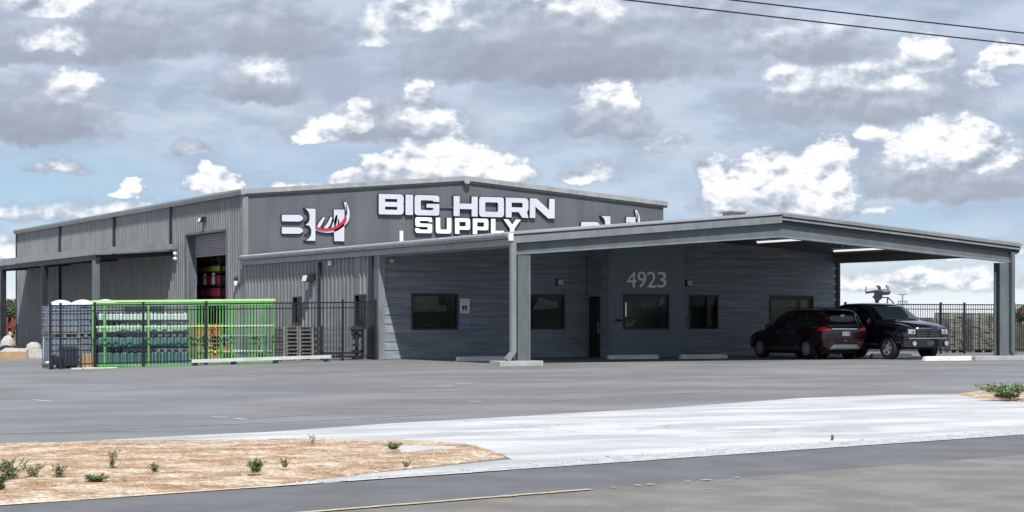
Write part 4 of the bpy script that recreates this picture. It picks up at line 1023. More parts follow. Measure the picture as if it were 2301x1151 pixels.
mb = MB(); mb.box(-.18, -.1, -.12, .12, 0, .12); mb.box(.1, .18, -.12, .12, 0, .12); mb.build('foot', 'black', o, world=False)
# lime green rack with its load
RV_ = 66.1; ru0, ru1 = gu(209, RV_), gu(430, RV_); ru2 = gu(617, RV_)
rk = thing('steel_rack', 'lime green steel rack with full height bars on its right half, behind the fence', 'rack', (ru0, RV_, 0))
GZR = gz(ru0, RV_)
zt = 2.08
mb = MB(); mb.hexa([(ru0-.05, RV_-.06, 1.97), (ru2, RV_-.06, 2.04), (ru2, RV_+.06, 2.04), (ru0-.05, RV_+.06, 1.97), (ru0-.05, RV_-.06, 2.04), (ru2, RV_-.06, 2.12), (ru2, RV_+.06, 2.12), (ru0-.05, RV_+.06, 2.04)]); mb.build('top_rail', 'limelight', rk)
mb = MB(); mb.hexa([(ru0, RV_-.04, 1.84), (ru2-.03, RV_-.04, 1.90), (ru2-.03, RV_+.04, 1.90), (ru0, RV_+.04, 1.84), (ru0, RV_-.04, 1.96), (ru2-.03, RV_-.04, 2.03), (ru2-.03, RV_+.04, 2.03), (ru0, RV_+.04, 1.96)]); mb.build('lintel', 'lime', rk)
mb = MB(); mb.hexa([(ru0, RV_-.05, 1.13), (ru2-.03, RV_-.05, 1.17), (ru2-.03, RV_-.01, 1.17), (ru0, RV_-.01, 1.13), (ru0, RV_-.05, 1.18), (ru2-.03, RV_-.05, 1.22), (ru2-.03, RV_-.01, 1.22), (ru0, RV_-.01, 1.18)]); mb.build('mid_rail', 'limelight', rk)
mb = MB(); mb.box(ru0-.02, ru1, RV_-.08, RV_-.01, GZR+.02, GZR+.10); mb.build('bottom_rail', 'lime', rk)
for x in (209, 235, 333, 427, 520, 597, 613):
    u = gu(x, RV_); w_ = .07 if x in (209, 235) else .045
    mb = MB(); mb.box(u-w_/2*1.2, u+w_/2*1.2, RV_-.045, RV_+.045, gz(u, RV_)-.02, 1.86); mb.build('upright', 'lime', rk)
ab = gu(209, RV_+1.2)
mb = MB()
for z in (.02, .62, 1.10, 1.52):
    mb.box(ru0+.04, ru1-.04, RV_+.06, RV_+1.15, GZR+z, GZR+z+.05)
mb.build('shelf', 'dark', rk)
mb = MB(); k = 0; u = ru1+.06
while u < ru2-.05:
    mb.box(u-.014, u+.014, RV_-.012, RV_+.012, gz(u, RV_)+.06, 1.88); u += .105
mb.build('bars', 'lime', rk)
mb = MB(); mb.box(ru1+.02, ru2, RV_-.03, RV_+.03, gz(ru1, RV_)+.04, gz(ru1, RV_)+.10); mb.build('sill_rail', 'lime', rk)
# load on the shelves
def jug(m, h=.30, r=.085):
    mb = MB(); mb.lathe([(r*.92, 0), (r, .02), (r, h*.72), (r*.8, h*.84), (r*.35, h*.92), (r*.35, h)], (0, 0, 0), 10); return mb
def canister(name, label, cat, group, m, capm, h, r):
    o = thing(name, label, cat, (0, 0, 0), 0, group); jug(m, h, r).build('bottle', m, o, world=False, smooth=False)
    mb = MB(); mb.tube((0, 0, h), (0, 0, h+.035), r*.45, n=8); mb.build('cap', capm, o, world=False); return o
rows = [(1.575, 'jug', 'pale jug with white cap in the top row of the green rack', 'pale jugs on the top shelf', 'jugw', 'white', .24, .11, 18),
        (1.155, 'jug', 'grey jug in the row just above the rack mid rail', 'grey jugs on the middle shelf', 'jug', 'jugw', .30, .12, 17),
        (.675, 'drum', 'dark teal drum on the lower shelf of the green rack', 'dark drums on the lower shelf', 'teal', 'jug', .38, .14, 13),
        (.075, 'drum', 'dark teal drum at the bottom of the green rack', 'dark drums on the bottom shelf', 'teal', 'jug', .48, .15, 12)]
rnd = random.Random(21)
for z, nm, lb, gp, m_, cm, h_, r_, n_ in rows:
    pr = canister(nm, lb, nm, gp, m_, cm, h_, r_); pr2 = None
    for i in range(n_):
        t = pr if i == 0 else copy_tree(pr)
        u = ru0+.32+(ru1-ru0-.5)*i/(n_-1); t.location = (u, RV_+.22+rnd.uniform(-.03, .05), GZR+z)
# white caps strip of bags resting on top of the rack
# orange and tan goods on pallets to the right of the shelves
def pallet(x, v, label, z0, nlay, m, w_=1.05, lay=.14, d_=1.0, name='pallet_stack', cat='pallets', jit=.02):
    u = gu(x, v); o = thing(name, label, cat, (u, v, z0)); rnd = random.Random(int(x*7+z0*100))
    for k in range(nlay):
        mb = MB(); j = rnd.uniform(-jit, jit); z = k*lay
        for q in range(3): mb.box(-w_/2+q*(w_-.1)/2+j, -w_/2+.1+q*(w_-.1)/2+j, -d_/2, d_/2, z+.02, z+lay-.025)
        for q in range(6):
            y = -d_/2+q*(d_-.11)/5; mb.box(-w_/2+j, w_/2+j, y, y+.11, z+lay-.025, z+lay-.004)
        for q in (0, 2.5, 5):
            y = -d_/2+q*(d_-.11)/5; mb.box(-w_/2+j, w_/2+j, y, y+.11, z, z+.02)
        mb.build('pallet', m, o, world=False)
    return o
zg = gz(gu(465, 67.2), 67.2)
pallet(462, 67.0, 'short stack of tan pallets under the orange boards', zg, 7, 'woodt', .9, .14)
u = gu(462, 67.0)
for k, (m_, dz1, lb) in enumerate((('orange', 1.0, 'lower orange slatted crate on the tan pallets'), ('orange', 1.2, 'upper orange slatted crate on the tan pallets'))):
    mb = MB(); o = thing('slatted_crate', lb, 'crate', (u+.02*k, 67.0, zg+dz1-.01), 0, 'orange crates')
    for q in range(5): mb.box(-.44+q*.19, -.44+q*.19+.11, -.46, .46, 0, .18)
    mb.build('slats', m_, o, world=False); mb = MB(); mb.box(-.42, .44, -.44, .44, .005, .02); mb.build('base', 'woodt', o, world=False)
uv = gu(472, 66.45); zv = gz(uv, 66.45)
va = thing('valve', 'yellow valve assembly lying in front of the tan pallets', 'valve', (uv, 66.45, zv))
mb = MB(); mb.tube((-.28, 0, .38), (.28, 0, .38), .085, n=12); mb.lathe([(.13, 0), (.13, .04)], (-.28, 0, .38), 12, 'x'); mb.lathe([(.13, 0), (.13, .04)], (.24, 0, .38), 12, 'x'); mb.build('pipe', 'yellow', va, world=False)
mb = MB(); mb.blob((0, 0, .38), .15, .15, .16, .02, 1); mb.tube((0, 0, .5), (0, 0, .62), .04, n=8); mb.lathe([(.12, 0), (.12, .03)], (0, 0, .6), 12); mb.build('bonnet', 'yellow', va, world=False)
mb = MB(); mb.box(-.3, .3, -.2, .2, 0, .28); mb.build('plinth', 'woodt', va, world=False)
o = thing('box_stack', 'rust brown crate behind the right half of the green rack', 'crate', (gu(503, 66.9), 66.9, gz(gu(503, 66.9), 66.9)))
mb = MB(); mb.box(-.2, .2, -.25, .25, .32, .58); mb.build('crate', 'orange', o, world=False); mb = MB(); mb.box(-.18, .18, -.22, .22, 0, .319); mb.build('plinth', 'woodt', o, world=False)
# white pipes low behind the bars
o = thing('pipe_bundle', 'bundle of white pipes lying behind the green bars', 'pipes', (gu(550, 66.9), 66.8, gz(gu(550, 66.9), 66.8)))
mb = MB()
for k in range(6): mb.tube((-.95+.02*k, -.25+.1*k, .36+.01*k), (.95, -.25+.1*k, .36), .045, n=8)
mb.build('pipes', 'jugw', o, world=False); mb = MB(); mb.box(-.6, -.5, -.35, .35, 0, .31); mb.box(.5, .6, -.35, .35, 0, .31); mb.build('bearer', 'wood', o, world=False)
o = thing('pipe_bundle', 'pale plastic pipes on a grey trestle behind the green bars, above the lower bundle', 'pipes', (gu(545, 67.6), 67.8, gz(gu(545, 67.6), 67.8)))
mb = MB()
for k in range(6): mb.tube((-.9, -.25+.1*k, .92), (.9, -.25+.1*k, .92), .04, n=8)
mb.build('pipes', 'galv', o, world=False); mb = MB()
for s in (-.6, .6): mb.box(s-.05, s+.05, -.35, .35, .80, .88); mb.box(s-.04, s+.04, -.3, -.22, 0, .8); mb.box(s-.04, s+.04, .22, .3, 0, .8)
mb.build('trestle', 'wood', o, world=False)
# grey pallets and steel crate near the office side wall
um_ = gu(660, 67.5); pallet(660, 67.5, 'waist high stack of weathered grey pallets by the ribbed office wall', gz(um_, 67.5), 9, 'wood', 1.15, .135)
uc = gu(752, 67.3); o = thing('steel_crate', 'dark grey slatted steel crate beside the office side wall', 'crate', (uc, 67.0, gz(uc, 67)))
mb = MB()
for z in (.12, .34, .56, .78, 1.0): mb.box(-.78, .78, -.42, -.40, z, z+.15); mb.box(-.78, -.76, -.40, .42, z, z+.15); mb.box(.76, .78, -.40, .42, z, z+.15); mb.box(-.78, .78, .42, .44, z, z+.15)
mb.build('side_slat', 'beam', o, world=False)
for x in (-.78, .78):
    for y in (-.44, .40): mb = MB(); mb.box(x-.04, x+.04, y-.03, y+.03, 0, 1.2); mb.build('corner_post', 'dark', o, world=False)
mb = MB(); mb.box(-.74, .74, -.38, .38, .05, .10); mb.build('deck', 'wood', o, world=False)
ur = gu(806, 66.3); mb = MB(); o = thing('shop_press', 'dark upright bench grinder on pedestal by the narrow office window', 'machine', (ur, 66.5, 0))
mb.box(-.12, .12, -.12, .12, 0, .06); mb.tube((0, 0, .06), (0, 0, .95), .05, n=8); mb.build('pedestal', 'dark', o, world=False)
mb = MB(); mb.tube((-.2, 0, 1.05), (.2, 0, 1.05), .09, n=12); mb.box(-.15, .15, -.12, .12, .95, 1.0); mb.build('motor', 'dark', o, world=False)
# long white channel lying outside the fence
a = on_v(429, 823, VO-1.0); b = on_v(742, 806, VO-1.0)
o = thing('steel_channel', 'long white steel channel lying on blocks in front of the fence', 'steel channel', ((a[0]+b[0])/2, VO-1.0, 0))
za, zb = gz(a[0], VO-1)+.10, gz(b[0], VO-1)+.12
def bar3(mb, y0, y1, d0, d1): mb.hexa([(a[0], y0, za+d0), (b[0], y0, zb+d0), (b[0], y1, zb+d0), (a[0], y1, za+d0), (a[0], y0, za+d1), (b[0], y0, zb+d1), (b[0], y1, zb+d1), (a[0], y1, za+d1)])
mb = MB(); bar3(mb, VO-1.1, VO-1.08, 0, .11); bar3(mb, VO-1.08, VO-.92, .092, .11); bar3(mb, VO-1.08, VO-.92, 0, .012); mb.build('web', mat('primed_white', (.52, .54, .54), .5, 0, .12, 3), o)
mb = MB(); 
for t in (.03, .3, .6, .97):
    x = a[0]+(b[0]-a[0])*t; g = gz(x, VO-1); mb.box(x-.07, x+.07, VO-1.07, VO-.93, g-.01, g+.098)
mb.build('block', 'dark', o)
# shallow kerb pieces by the fence corner
for x0, x1, v, lb in ((160, 183, VO-.9, 'short concrete kerb piece at the fence corner'), (186, 262, VO-.9, 'longer concrete kerb piece at the foot of the fence')):
    u0, u1 = gu(x0, v), gu(x1, v); mb = MB(); g = gz(u0, v); mb.box(u0, u1, v-.12, v+.12, g-.02, g+.05)
    setp(mb.build('kerb_stone', 'concrete', bevel=.01), lb, 'kerb')

# goods seen inside the roll-up door
iu = 28.2
def in_u(x, u=iu): return on_u(x, 600, u)[1]
vA, vB = in_u(496), in_u(437)
sh = thing('storage_shelf', 'dark pallet racking inside the roll-up door', 'shelf', (iu, (vA+vB)/2, -.32))
mb = MB()
for v in (vA-.35, vB+.1):
    for uu_ in (iu-.1, iu+1.0): mb.box(uu_-.04, uu_+.04, v-.04, v+.04, -.32, 4.3)
mb.build('upright', 'dark', sh)
lev = [on_u(470, y, iu)[2] for y in (668, 641, 612, 596)]
mb = MB()
for z in lev: mb.box(iu-.12, iu+1.05, vA-.4, vB+.15, z-.07, z)
mb.build('shelf_beam', 'dark', sh)
def crate(u, v, z, w_, h_, m, label, group=None, nm='plastic_crate', cat='crate'):
    o = thing(nm, label, cat, (u, v, z), 0, group); mb = MB()
    mb.box(0, .7, -w_/2, w_/2, .0, h_); mb.build('bin', m, o, world=False, bevel=.02)
    mb = MB(); mb.box(-.02, .0, -w_/2-.01, w_/2+.01, h_-.06, h_+.01)
    for k in range(4): mb.box(-.015, .0, -w_/2+.08+k*(w_-.2)/3, -w_/2+.11+k*(w_-.2)/3, .04, h_-.07)
    mb.build('rim', m, o, world=False); return o
wv = (vB-vA)
for j, lb in ((0, 'right'), (1, 'middle'), (2, 'left')):
    v = vA+wv*(.17+.33*j)
    crate(iu, v, lev[0]+.02, wv*.29, .38, 'redcrate', '%s red crate on the lowest shelf seen through the roll-up door' % lb, 'red crates inside the door')
    crate(iu, v, lev[1]+.02, wv*.27, .40, 'redcrate', '%s red crate on the middle shelf seen through the roll-up door' % lb, 'red crates inside the door')
    crate(iu, v, lev[2]+.02, wv*.30, .25, 'yellow', '%s yellow crate on the upper shelf seen through the roll-up door' % lb, 'yellow crates inside the door')
    o = thing('pressure_vessel', '%s grey round tank on the top shelf seen through the roll-up door' % lb, 'tank', (iu+.3, v, lev[3]+.03), 0, 'tanks inside the door')
    mb = MB(); mb.lathe([(.02, 0), (.2, .05), (.26, .2), (.26, .3), (.2, .42), (.02, .46)], (0, 0, 0), 14); mb.build('shell', 'inner', o, world=False, smooth=True)
    mb = MB(); mb.tube((0, 0, .44), (0, 0, .55), .05, n=8); mb.build('neck', 'silver', o, world=False)
    o = thing('white_canister', 'slim white canister hung in front of the %s red crate' % lb, 'canister', (iu-.14, v-.1, lev[1]+.02), 0, 'white canisters inside the door')
    mb = MB(); mb.lathe([(.07, 0), (.08, .03), (.08, .3), (.05, .36), (.05, .40), (.08, .43), (.08, .50)], (0, 0, 0), 10); mb.build('body', 'jugw', o, world=False); mb = MB(); mb.tube((0, 0, .5), (0, 0, .54), .03, n=8); mb.build('cap', 'white', o, world=False)

# items at the far left beyond the canopy
def gl(x, v): return on_v(x, 790, v)[0]
v_ = 96.0
def sack(x, v, rx, rz, label, dz=0):
    u = gl(x, v); mb = MB(); mb.blob((0, 0, rz*.35), rx, rx*.8, rz, .10, int(x), flat=True)
    o = mb.build('sack', 'sack', world=False, smooth=True); o.location = (u, v, gz(u, v)+dz); setp(o, label, 'sack', 'white bulk sacks')
sack(60, 94, .36, .36, 'slumped white sack at the left of the pair by the canopy post')
sack(86, 94, .34, .28, 'smaller white sack beside the white marker post', 0)
sack(76, 95.2, .36, .30, 'white sack lying on top behind the other two', .34)
sack(17, 99, .40, .6, 'white sack behind the long cardboard tray', .3)
u = gl(31, 93); o = thing('cardboard_tray', 'long shallow brown cardboard tray on the ground by the left canopy post', 'tray', (u, 93, gz(u, 93)))
mb = MB(); mb.box(-.75, .75, -.4, .4, 0, .32); mb.build('tray', 'card', o, world=False); mb = MB(); mb.quad((-.75, -.4, .325), (.7, -.4, .325), (.5, .2, .46), (-.3, .3, .50)); mb.build('flap', 'sack', o, world=False)
carton(78, 92.2, .65, .5, .42, 'pale cardboard box in front of the white sacks', 'sack')
mb = MB(); u = gl(97.5, 92); o = thing('marker_post', 'white plastic marker post standing by the dark canopy post', 'post', (u, 92, gz(u, 92))); mb.tube((0, 0, 0), (0, 0, .95), .05, n=10); mb.build('tube', 'white', o, world=False); mb = MB(); mb.lathe([(.055, 0), (.05, .03), (.01, .05)], (0, 0, .95), 10); mb.build('cap', 'white', o, world=False)
for x, v, m_, lb in ((13, 97.5, 'black', 'black drum lying behind the cardboard tray'), (32, 97.5, 'redcrate', 'dark red drum lying beside the black one')):
    u = gl(x, v); o = thing('drum', lb, 'drum', (u, v, gz(u, v)), 0); mb = MB(); mb.lathe([(.26, 0), (.29, .02), (.29, .28), (.30, .29), (.30, .31), (.29, .32), (.29, .58), (.26, .6)], (0, -.3, .3), 16, 'y'); mb.build('shell', m_ if m_ == 'black' else mat('maroon', (.10, .01, .02), .5), o, world=False); mb = MB(); mb.tube((.1, -.31, .4), (.1, -.29, .4), .04, n=8); mb.build('bung', 'silver', o, world=False)
# rusty pump frames stacked beyond
rnd = random.Random(4)
for k, (x, lb) in enumerate(((10, 'rusty red steel frame stack nearest the left edge'), (29, 'rusty red steel frame stack beside the warehouse corner'))):
    v = 131; u = gl(x, v); o = thing('scrap_frame', lb, 'steel frames', (u, v, gz(u, v)), 0, 'rusty frames beyond the canopy'); mb = MB()
    for j in range(11):
        a_ = (rnd.uniform(-.5, .1), rnd.uniform(-.4, .4), rnd.uniform(.9, 1.6)); b_ = (rnd.uniform(-.1, .5), rnd.uniform(-.4, .4), rnd.uniform(1.4, 2.3)); mb.tube(a_, b_, .06, n=6)
    mb.box(-.5, .5, -.4, .4, .86, .95); mb.box(-.48, .48, -.4, .4, 2.2, 2.28)
    for s in (-.45, .45): mb.box(s-.06, s+.06, -.35, -.25, .0, 2.25)
    mb.build('frame', 'rust', o, world=False)
    mb = MB(); mb.box(-.55, .55, -.45, .45, .6, .72); mb.box(-.5, -.4, -.4, .4, 0, .6); mb.box(.4, .5, -.4, .4, 0, .6); mb.build('stand', 'wood', o, world=False)
for k, (x, dz1) in enumerate(((8, 0), (20, .25))):
    u = gl(x, 112); o = thing('float_ball', ['pale round float at the foot of the rusty frames, on the left', 'pale round float at the foot of the rusty frames, on the right'][k], 'float', (u, 112, gz(u, 112)), 0, 'pale floats'); mb = MB(); mb.blob((0, 0, .95+dz1*.4), .2, .2, .2, .01, 1); mb.build('ball', 'sack', o, world=False, smooth=True); mb = MB(); mb.tube((0, 0, 0), (0, 0, .9), .04, n=6); mb.build('stake', 'dark', o, world=False)
# distant trees
def tree(x, dist, h, r, label, seed):
    a = ray(x)*dist; u = a*CT+dist*ST; v = -a*ST+dist*CT; rnd = random.Random(seed)
    o = thing('tree', label, 'tree', (u, v, gz(u, v)-.1), 0, 'trees on the left horizon')
    mb = MB(); mb.tube((0, 0, 0), (.1, 0, h*.45), r*.09, r*.06, n=7)
    for k in range(5):
        t = rnd.uniform(0, 6.28); mb.tube((.1, 0, h*.4), (math.cos(t)*r*.6, math.sin(t)*r*.6, h*rnd.uniform(.6, .85)), r*.045, r*.015, n=5)
    mb.build('trunk', 'bark', o, world=False); mb = MB()
    cl = [(rnd.uniform(-.7, .7)*r, rnd.uniform(-.7, .7)*r, h*rnd.uniform(.45, .9), r*rnd.uniform(.25, .5)) for k in range(12)]
    for k in range(1600):
        c = rnd.choice(cl); d = Vector((rnd.gauss(0, 1), rnd.gauss(0, 1), rnd.gauss(0, 1))).normalized()*c[3]*rnd.uniform(.4, 1.05)
        p = Vector(c[:3])+d; s_ = r*.07; q1 = Vector((rnd.uniform(-1, 1), rnd.uniform(-1, 1), rnd.uniform(-1, 1)))*s_; q2 = Vector((rnd.uniform(-1, 1), rnd.uniform(-1, 1), rnd.uniform(-1, 1)))*s_
        mb.add([p-q1, p+q2, p+q1, p-q2], [(0, 1, 2, 3)])
    mb.build('crown', 'tree', o, world=False, fix=False)
tree(20, 230, 2.9, 1.7, 'low olive tree on the horizon seen left of the warehouse', 1)
tree(34, 250, 3.9, 2.0, 'taller green tree on the horizon close to the warehouse corner', 2)
tree(-40, 240, 3.5, 2.2, 'olive tree on the horizon beyond the left canopy post', 3)
for k, (x, d_, h_) in enumerate(((1905, 420, 3.2), (2290, 380, 3.0), (2380, 400, 4.0))):
    tree(x, d_, h_, 3.2, ['low far tree behind the black pickup', 'low far tree right of the carport column', 'low far tree beyond the right edge'][k], 10+k)

# pallets of flagstone behind the right fence
def stonepallet(x, v, w_, h_, label, seed):
    u = gu(x, v); rnd = random.Random(seed); o = thing('stone_pallet', label, 'stone pallet', (u, v, 0), 0, 'pallets of stacked stone')
    mb = MB(); z = .14
    while z < h_:
        t = rnd.uniform(.04, .09); x_ = -w_/2
        while x_ < w_/2-.05:
            l = min(rnd.uniform(.15, .4), w_/2-x_); j = rnd.uniform(-.03, .03); mb.box(x_+.008, x_+l-.008, -.5+j, .5, z, z+t-.008); x_ += l
        z += t
    mb.build('stones', 'flag', o, world=False)
    mb = MB(); mb.box(-w_/2, w_/2, -.5, .5, .10, .13)
    for q in (-w_/2+.05, 0, w_/2-.05): mb.box(q-.05, q+.05, -.5, .5, 0, .10)
    mb.build('pallet', 'wood', o, world=False)
    mb = MB()
    for q in (-w_*.22, w_*.25): mb.box(q-.012, q+.012, -.545, -.535, .1, h_+.01); mb.box(q-.012, q+.012, -.54, .5, h_+.03, h_+.04)
    mb.build('strap', 'dark', o, world=False)
for x, w_, h_, lb, s_ in ((2092, .62, 1.42, 'narrow pallet of stacked tan stone nearest the pickup', 1), (2135, .85, 1.60, 'tall pallet of stacked stone left of the black fence post', 2), (2193, 1.15, 1.62, 'broad pallet of stacked stone in the middle, right of the black fence post', 3), (2243, .5, 1.50, 'pallet of stone half hidden behind the right carport column', 4), (2305, 1.0, 1.15, 'pallet of stone at the right edge beyond the column', 5)):
    stonepallet(x, 67.8, w_, h_, lb, s_)
# red bracket sign piece at the right edge
u = gu(2303, 68.6); o = thing('rack_post', 'rusty red topped steel post behind the right fence', 'post', (u, 68.6, 0)); mb = MB(); mb.box(-.04, .04, -.04, .04, 0, 1.7); mb.build('shaft', 'dark', o, world=False); mb = MB(); mb.box(-.22, .1, -.05, .05, 1.70, 1.92); mb.build('head', 'rust', o, world=False)

# far utility pole
dist = 560; a_ = ray(2028)*dist; pu, pv = a_*CT+dist*ST, -a_*ST+dist*CT
o = thing('utility_pole', 'distant utility pole with two crossarms above the truck bonnet', 'utility pole', (pu, pv, 0), -TH)
mb = MB(); mb.tube((0, 0, -.2), (0, 0, 8.1), .28, .2, n=8); mb.build('pole', 'galv', o, world=False)
for z, w_ in ((7.9, 2.6), (6.0, 2.8)):
    mb = MB(); mb.box(-w_/2, w_/2, -.36, -.22, z, z+.32); mb.build('crossarm', 'galv', o, world=False)
for x in (-1.2, -.6, .6, 1.2):
    mb = MB(); mb.tube((x, -.3, 6.0), (x, -.3, 5.1), .13, n=6); mb.build('insulator', 'galv', o, world=False)

# machine head on a stand beyond the fence (seen above the truck roof)
dist = 92; a_ = ray(1972)*dist; pu, pv = a_*CT+dist*ST, -a_*ST+dist*CT
mc = thing('lifting_machine', 'dark steel machine with hooked arms and horizontal cylinder above the pickup roof', 'machine', (pu, pv, 0), -TH)
k_ = dist/F
def mp(x, y): return ((x*160/2301+1920-1972)*k_, EYE+(715-(630+y*70/1007))*k_)
def mtube(mb, p, q, r0, r1=None, y=0, n=9):
    a, b = mp(*p), mp(*q); mb.tube((a[0], y, a[1]), (b[0], y, b[1]), r0*k_, (r0 if r1 is None else r1)*k_, n=n)
mb = MB(); mtube(mb, (400, 395), (780, 340), 2.6, 3.2); mtube(mb, (360, 400), (400, 395), 3.5, 2.6); mb.build('boom', 'dark', mc, world=False)
mb = MB(); mtube(mb, (360, 380), (385, 200), 2.6, 1.6); mb.build('boom_tip', 'galv', mc, world=False)
mb = MB(); mtube(mb, (900, 380), (1130, 370), 6.2, 5.4, n=14); mtube(mb, (1130, 370), (1165, 360), 5.4, 2); mtube(mb, (880, 460), (1120, 450), 1.6, 1.6); mb.build('cylinder', mat('machine_grey', (.09, .09, .12), .5, .3), mc, world=False, smooth=False)
mb = MB(); A = [mp(*q) for q in ((650, 370), (860, 330), (900, 560), (790, 660), (670, 650), (640, 560))]; mb.prism(A, lambda x, z, d: (x, d, z), -.14, .14); mtube(mb, (590, 540), (650, 540), 2.4); mb.build('gearbox', 'dark', mc, world=False)
mb = MB(); mtube(mb, (830, 330), (820, 200), 2.6, 2); mtube(mb, (820, 200), (690, 180), 2, 1); mtube(mb, (830, 330), (730, 190), 1.8, 1.2); mb.build('hook', 'dark', mc, world=False)
mb = MB(); mtube(mb, (1100, 310), (1090, 230), 2.4, 2); mtube(mb, (1090, 240), (1010, 160), 3.4, 2.4); mtube(mb, (1020, 150), (1130, 220), 1.6, 1.2); mb.build('hook', 'galv', mc, world=False)
mb = MB(); mtube(mb, (900, 555), (1090, 560), 1.4); mtube(mb, (1080, 540), (1060, 730), 1.8, 1.4); mtube(mb, (1080, 550), (1250, 720), 1.4, 1.4); mb.build('strut', 'dark', mc, world=False)
mb = MB(); a = mp(730, 640); mb.tube((a[0], 0, 0), (a[0], 0, a[1]), .09, n=8); a = mp(1060, 720); mb.tube((a[0], 0, 0), (a[0], 0, a[1]), .04, n=6); a = mp(1250, 715); mb.tube((a[0], 0, 0), (a[0], 0, a[1]), .04, n=6); mb.box(-.6, .9, -.4, .4, 0, .12); mb.build('stand', 'dark', mc, world=False)

# overhead wires
def wire(p0, p1, z, label, ext=45):
    a = Vector(p0); b = Vector(p1); d = (b-a).normalized(); s_, e_ = a-d*ext, b+d*ext; L = (e_-s_).length; mb = MB(); n = 24; P_ = []
    for i in range(n+1):
        t = i/n; q = s_+(e_-s_)*t; P_.append((q.x, q.y, z+.9*((2*t-1)**2)*.6-.0))
    for q, r_ in zip(P_[:-1], P_[1:]): mb.tube(q, r_, .016, n=6, cap=False)
    setp(mb.build('overhead_wire', 'dark'), label, 'wire', 'overhead wires')
def at(x, z): a = ray(x)*z; return (a*CT+z*ST, -a*ST+z*CT)
h_ = 6.5
wire(at(1400, h_*F/715), at(2301, h_*F/613), EYE+h_, 'lower, longer black wire across the upper right sky')
wire(at(1640, h_*F/715), at(2301, h_*F/640), EYE+h_, 'upper black wire nearest the top right corner')

# unseen scrub added across the road, so the office windows have something to mirror
mb = MB(); rnd = random.Random(77)
for k in range(46):
    cu_, cv_, h_, r_ = rnd.uniform(45, 170), rnd.uniform(-62, -38), rnd.uniform(1.6, 4.6), rnd.uniform(1.2, 2.8)
    for j in range(260):
        d = Vector((rnd.gauss(0, 1), rnd.gauss(0, 1), rnd.gauss(0, 1))).normalized()*rnd.uniform(.5, 1); p = Vector((cu_+d.x*r_, cv_+d.y*r_, h_*.5+d.z*h_*.5)); s_ = .22
        q1 = Vector((rnd.uniform(-1, 1), rnd.uniform(-1, 1), rnd.uniform(-1, 1)))*s_; q2 = Vector((rnd.uniform(-1, 1), rnd.uniform(-1, 1), rnd.uniform(-1, 1)))*s_
        mb.add([p-q1, p+q2, p+q1, p-q2], [(0, 1, 2, 3)])
setp(mb.build('scrub', 'tree', fix=False), 'unseen dark scrub added across the road for the office windows to mirror', 'scrub', kind='stuff')

# ------------------------------------------------------------------ weeds
def weed(x, y, h, n, spread, label, m='leaf', leafy=.35, seed=0, broad=1.0, base=.03):
    """x,y photo reading of the foot"""
    g = on_g(x, y, base); rnd = random.Random(seed+int(x)); o = thing('weed', label, 'weed', (g[0], g[1], base))
    ms, ml = MB(), MB()
    n = int(n*1.8); h *= 1.45; spread *= 1.25; broad *= 1.25
    for k in range(n):
        t = rnd.uniform(0, 6.28); r_ = spread*rnd.uniform(.2, 1); hh = h*rnd.uniform(.5, 1); p = Vector((rnd.uniform(-.3, .3)*spread, rnd.uniform(-.3, .3)*spread, 0)); q = p+Vector((math.cos(t)*r_, math.sin(t)*r_, hh)); mid = (p+q)/2+Vector((0, 0, hh*.12))
        ms.tube(p, mid, .0022, .0018, n=4, cap=False); ms.tube(mid, q, .0018, .001, n=4, cap=False)
        for j in range(int(14*leafy*2)):
            s_ = rnd.uniform(.25, 1); c = (p*(1-s_)+mid*s_)*(1 if s_ < 0 else 1) if s_ < .5 else mid*(2-2*s_)+q*(2*s_-1)
            a_ = rnd.uniform(0, 6.28); e_ = rnd.uniform(-.3, 1.0); l = rnd.uniform(.010, .028)*broad; d = Vector((math.cos(a_)*math.cos(e_), math.sin(a_)*math.cos(e_), math.sin(e_))); sd2 = d.cross(Vector((rnd.uniform(-.5, .5), rnd.uniform(-.5, .5), 1))).normalized()*l*.28
            ml.add([c, c+d*l*.5+sd2, c+d*l, c+d*l*.5-sd2], [(0, 1, 2, 3)])
    ms.build('stem', 'leafd', o, world=False, fix=False); ml.build('foliage', m, o, world=False, fix=False)
weed(702, 997, .075, 4, .035, 'single small dark weed at the edge of the white slab', 'leafd', .4, 1, .9, .045)
weed(252, 1052, .13, 9, .05, 'upright dusty weed in the middle left of the dirt verge', 'leafd', .45, 2, 1, .03)
weed(132, 1072, .085, 12, .06, 'low dusty weed just right of the green clump at the left edge', 'leafd', .4, 3, 1, .03)
weed(346, 1060, .06, 9, .05, 'tiny dusty weed between the upright weed and the green bush', 'leafd', .35, 4, 1, .03)
weed(22, 1078, .12, 26, .13, 'broad green weed clump at the left edge of the verge', 'leaf', .5, 5, 1.1, .03)
weed(75, 1072, .09, 16, .09, 'loose dusty clump joined to the green one at the left', 'leafd', .4, 6, 1, .03)
weed(3, 1102, .10, 18, .06, 'small green weed at the left edge below the broad clump', 'leaf', .6, 7, 1.1, .03)
weed(215, 1082, .035, 26, .10, 'flat green patch of weed near the road', 'leaf', .5, 8, 1, .03)
weed(575, 1062, .085, 24, .09, 'round green weed in the centre of the verge', 'leaf', .5, 9, 1, .055)
weed(640, 1050, .07, 10, .06, 'dry wisp beside the round green weed', 'leafd', .3, 10, .8, .055)
weed(885, 1010, .05, 18, .08, 'low green weed near the tip of the verge beside the pad', 'leaf', .45, 11, 1, .06)
weed(912, 1050, .045, 8, .05, 'very small dry weed near the road edge', 'leafd', .3, 12, .8, .03)
weed(1870, 990, .045, 5, .02, 'tiny dark seedling on the gravel shoulder', 'leafd', .4, 13, .8, .02)
weed(2265, 896, .17, 60, .42, 'fresh green weed patch on the right dirt island', 'leaf', .6, 14, 2.2, .05)
u_, v__ = on_g(2230, 882)
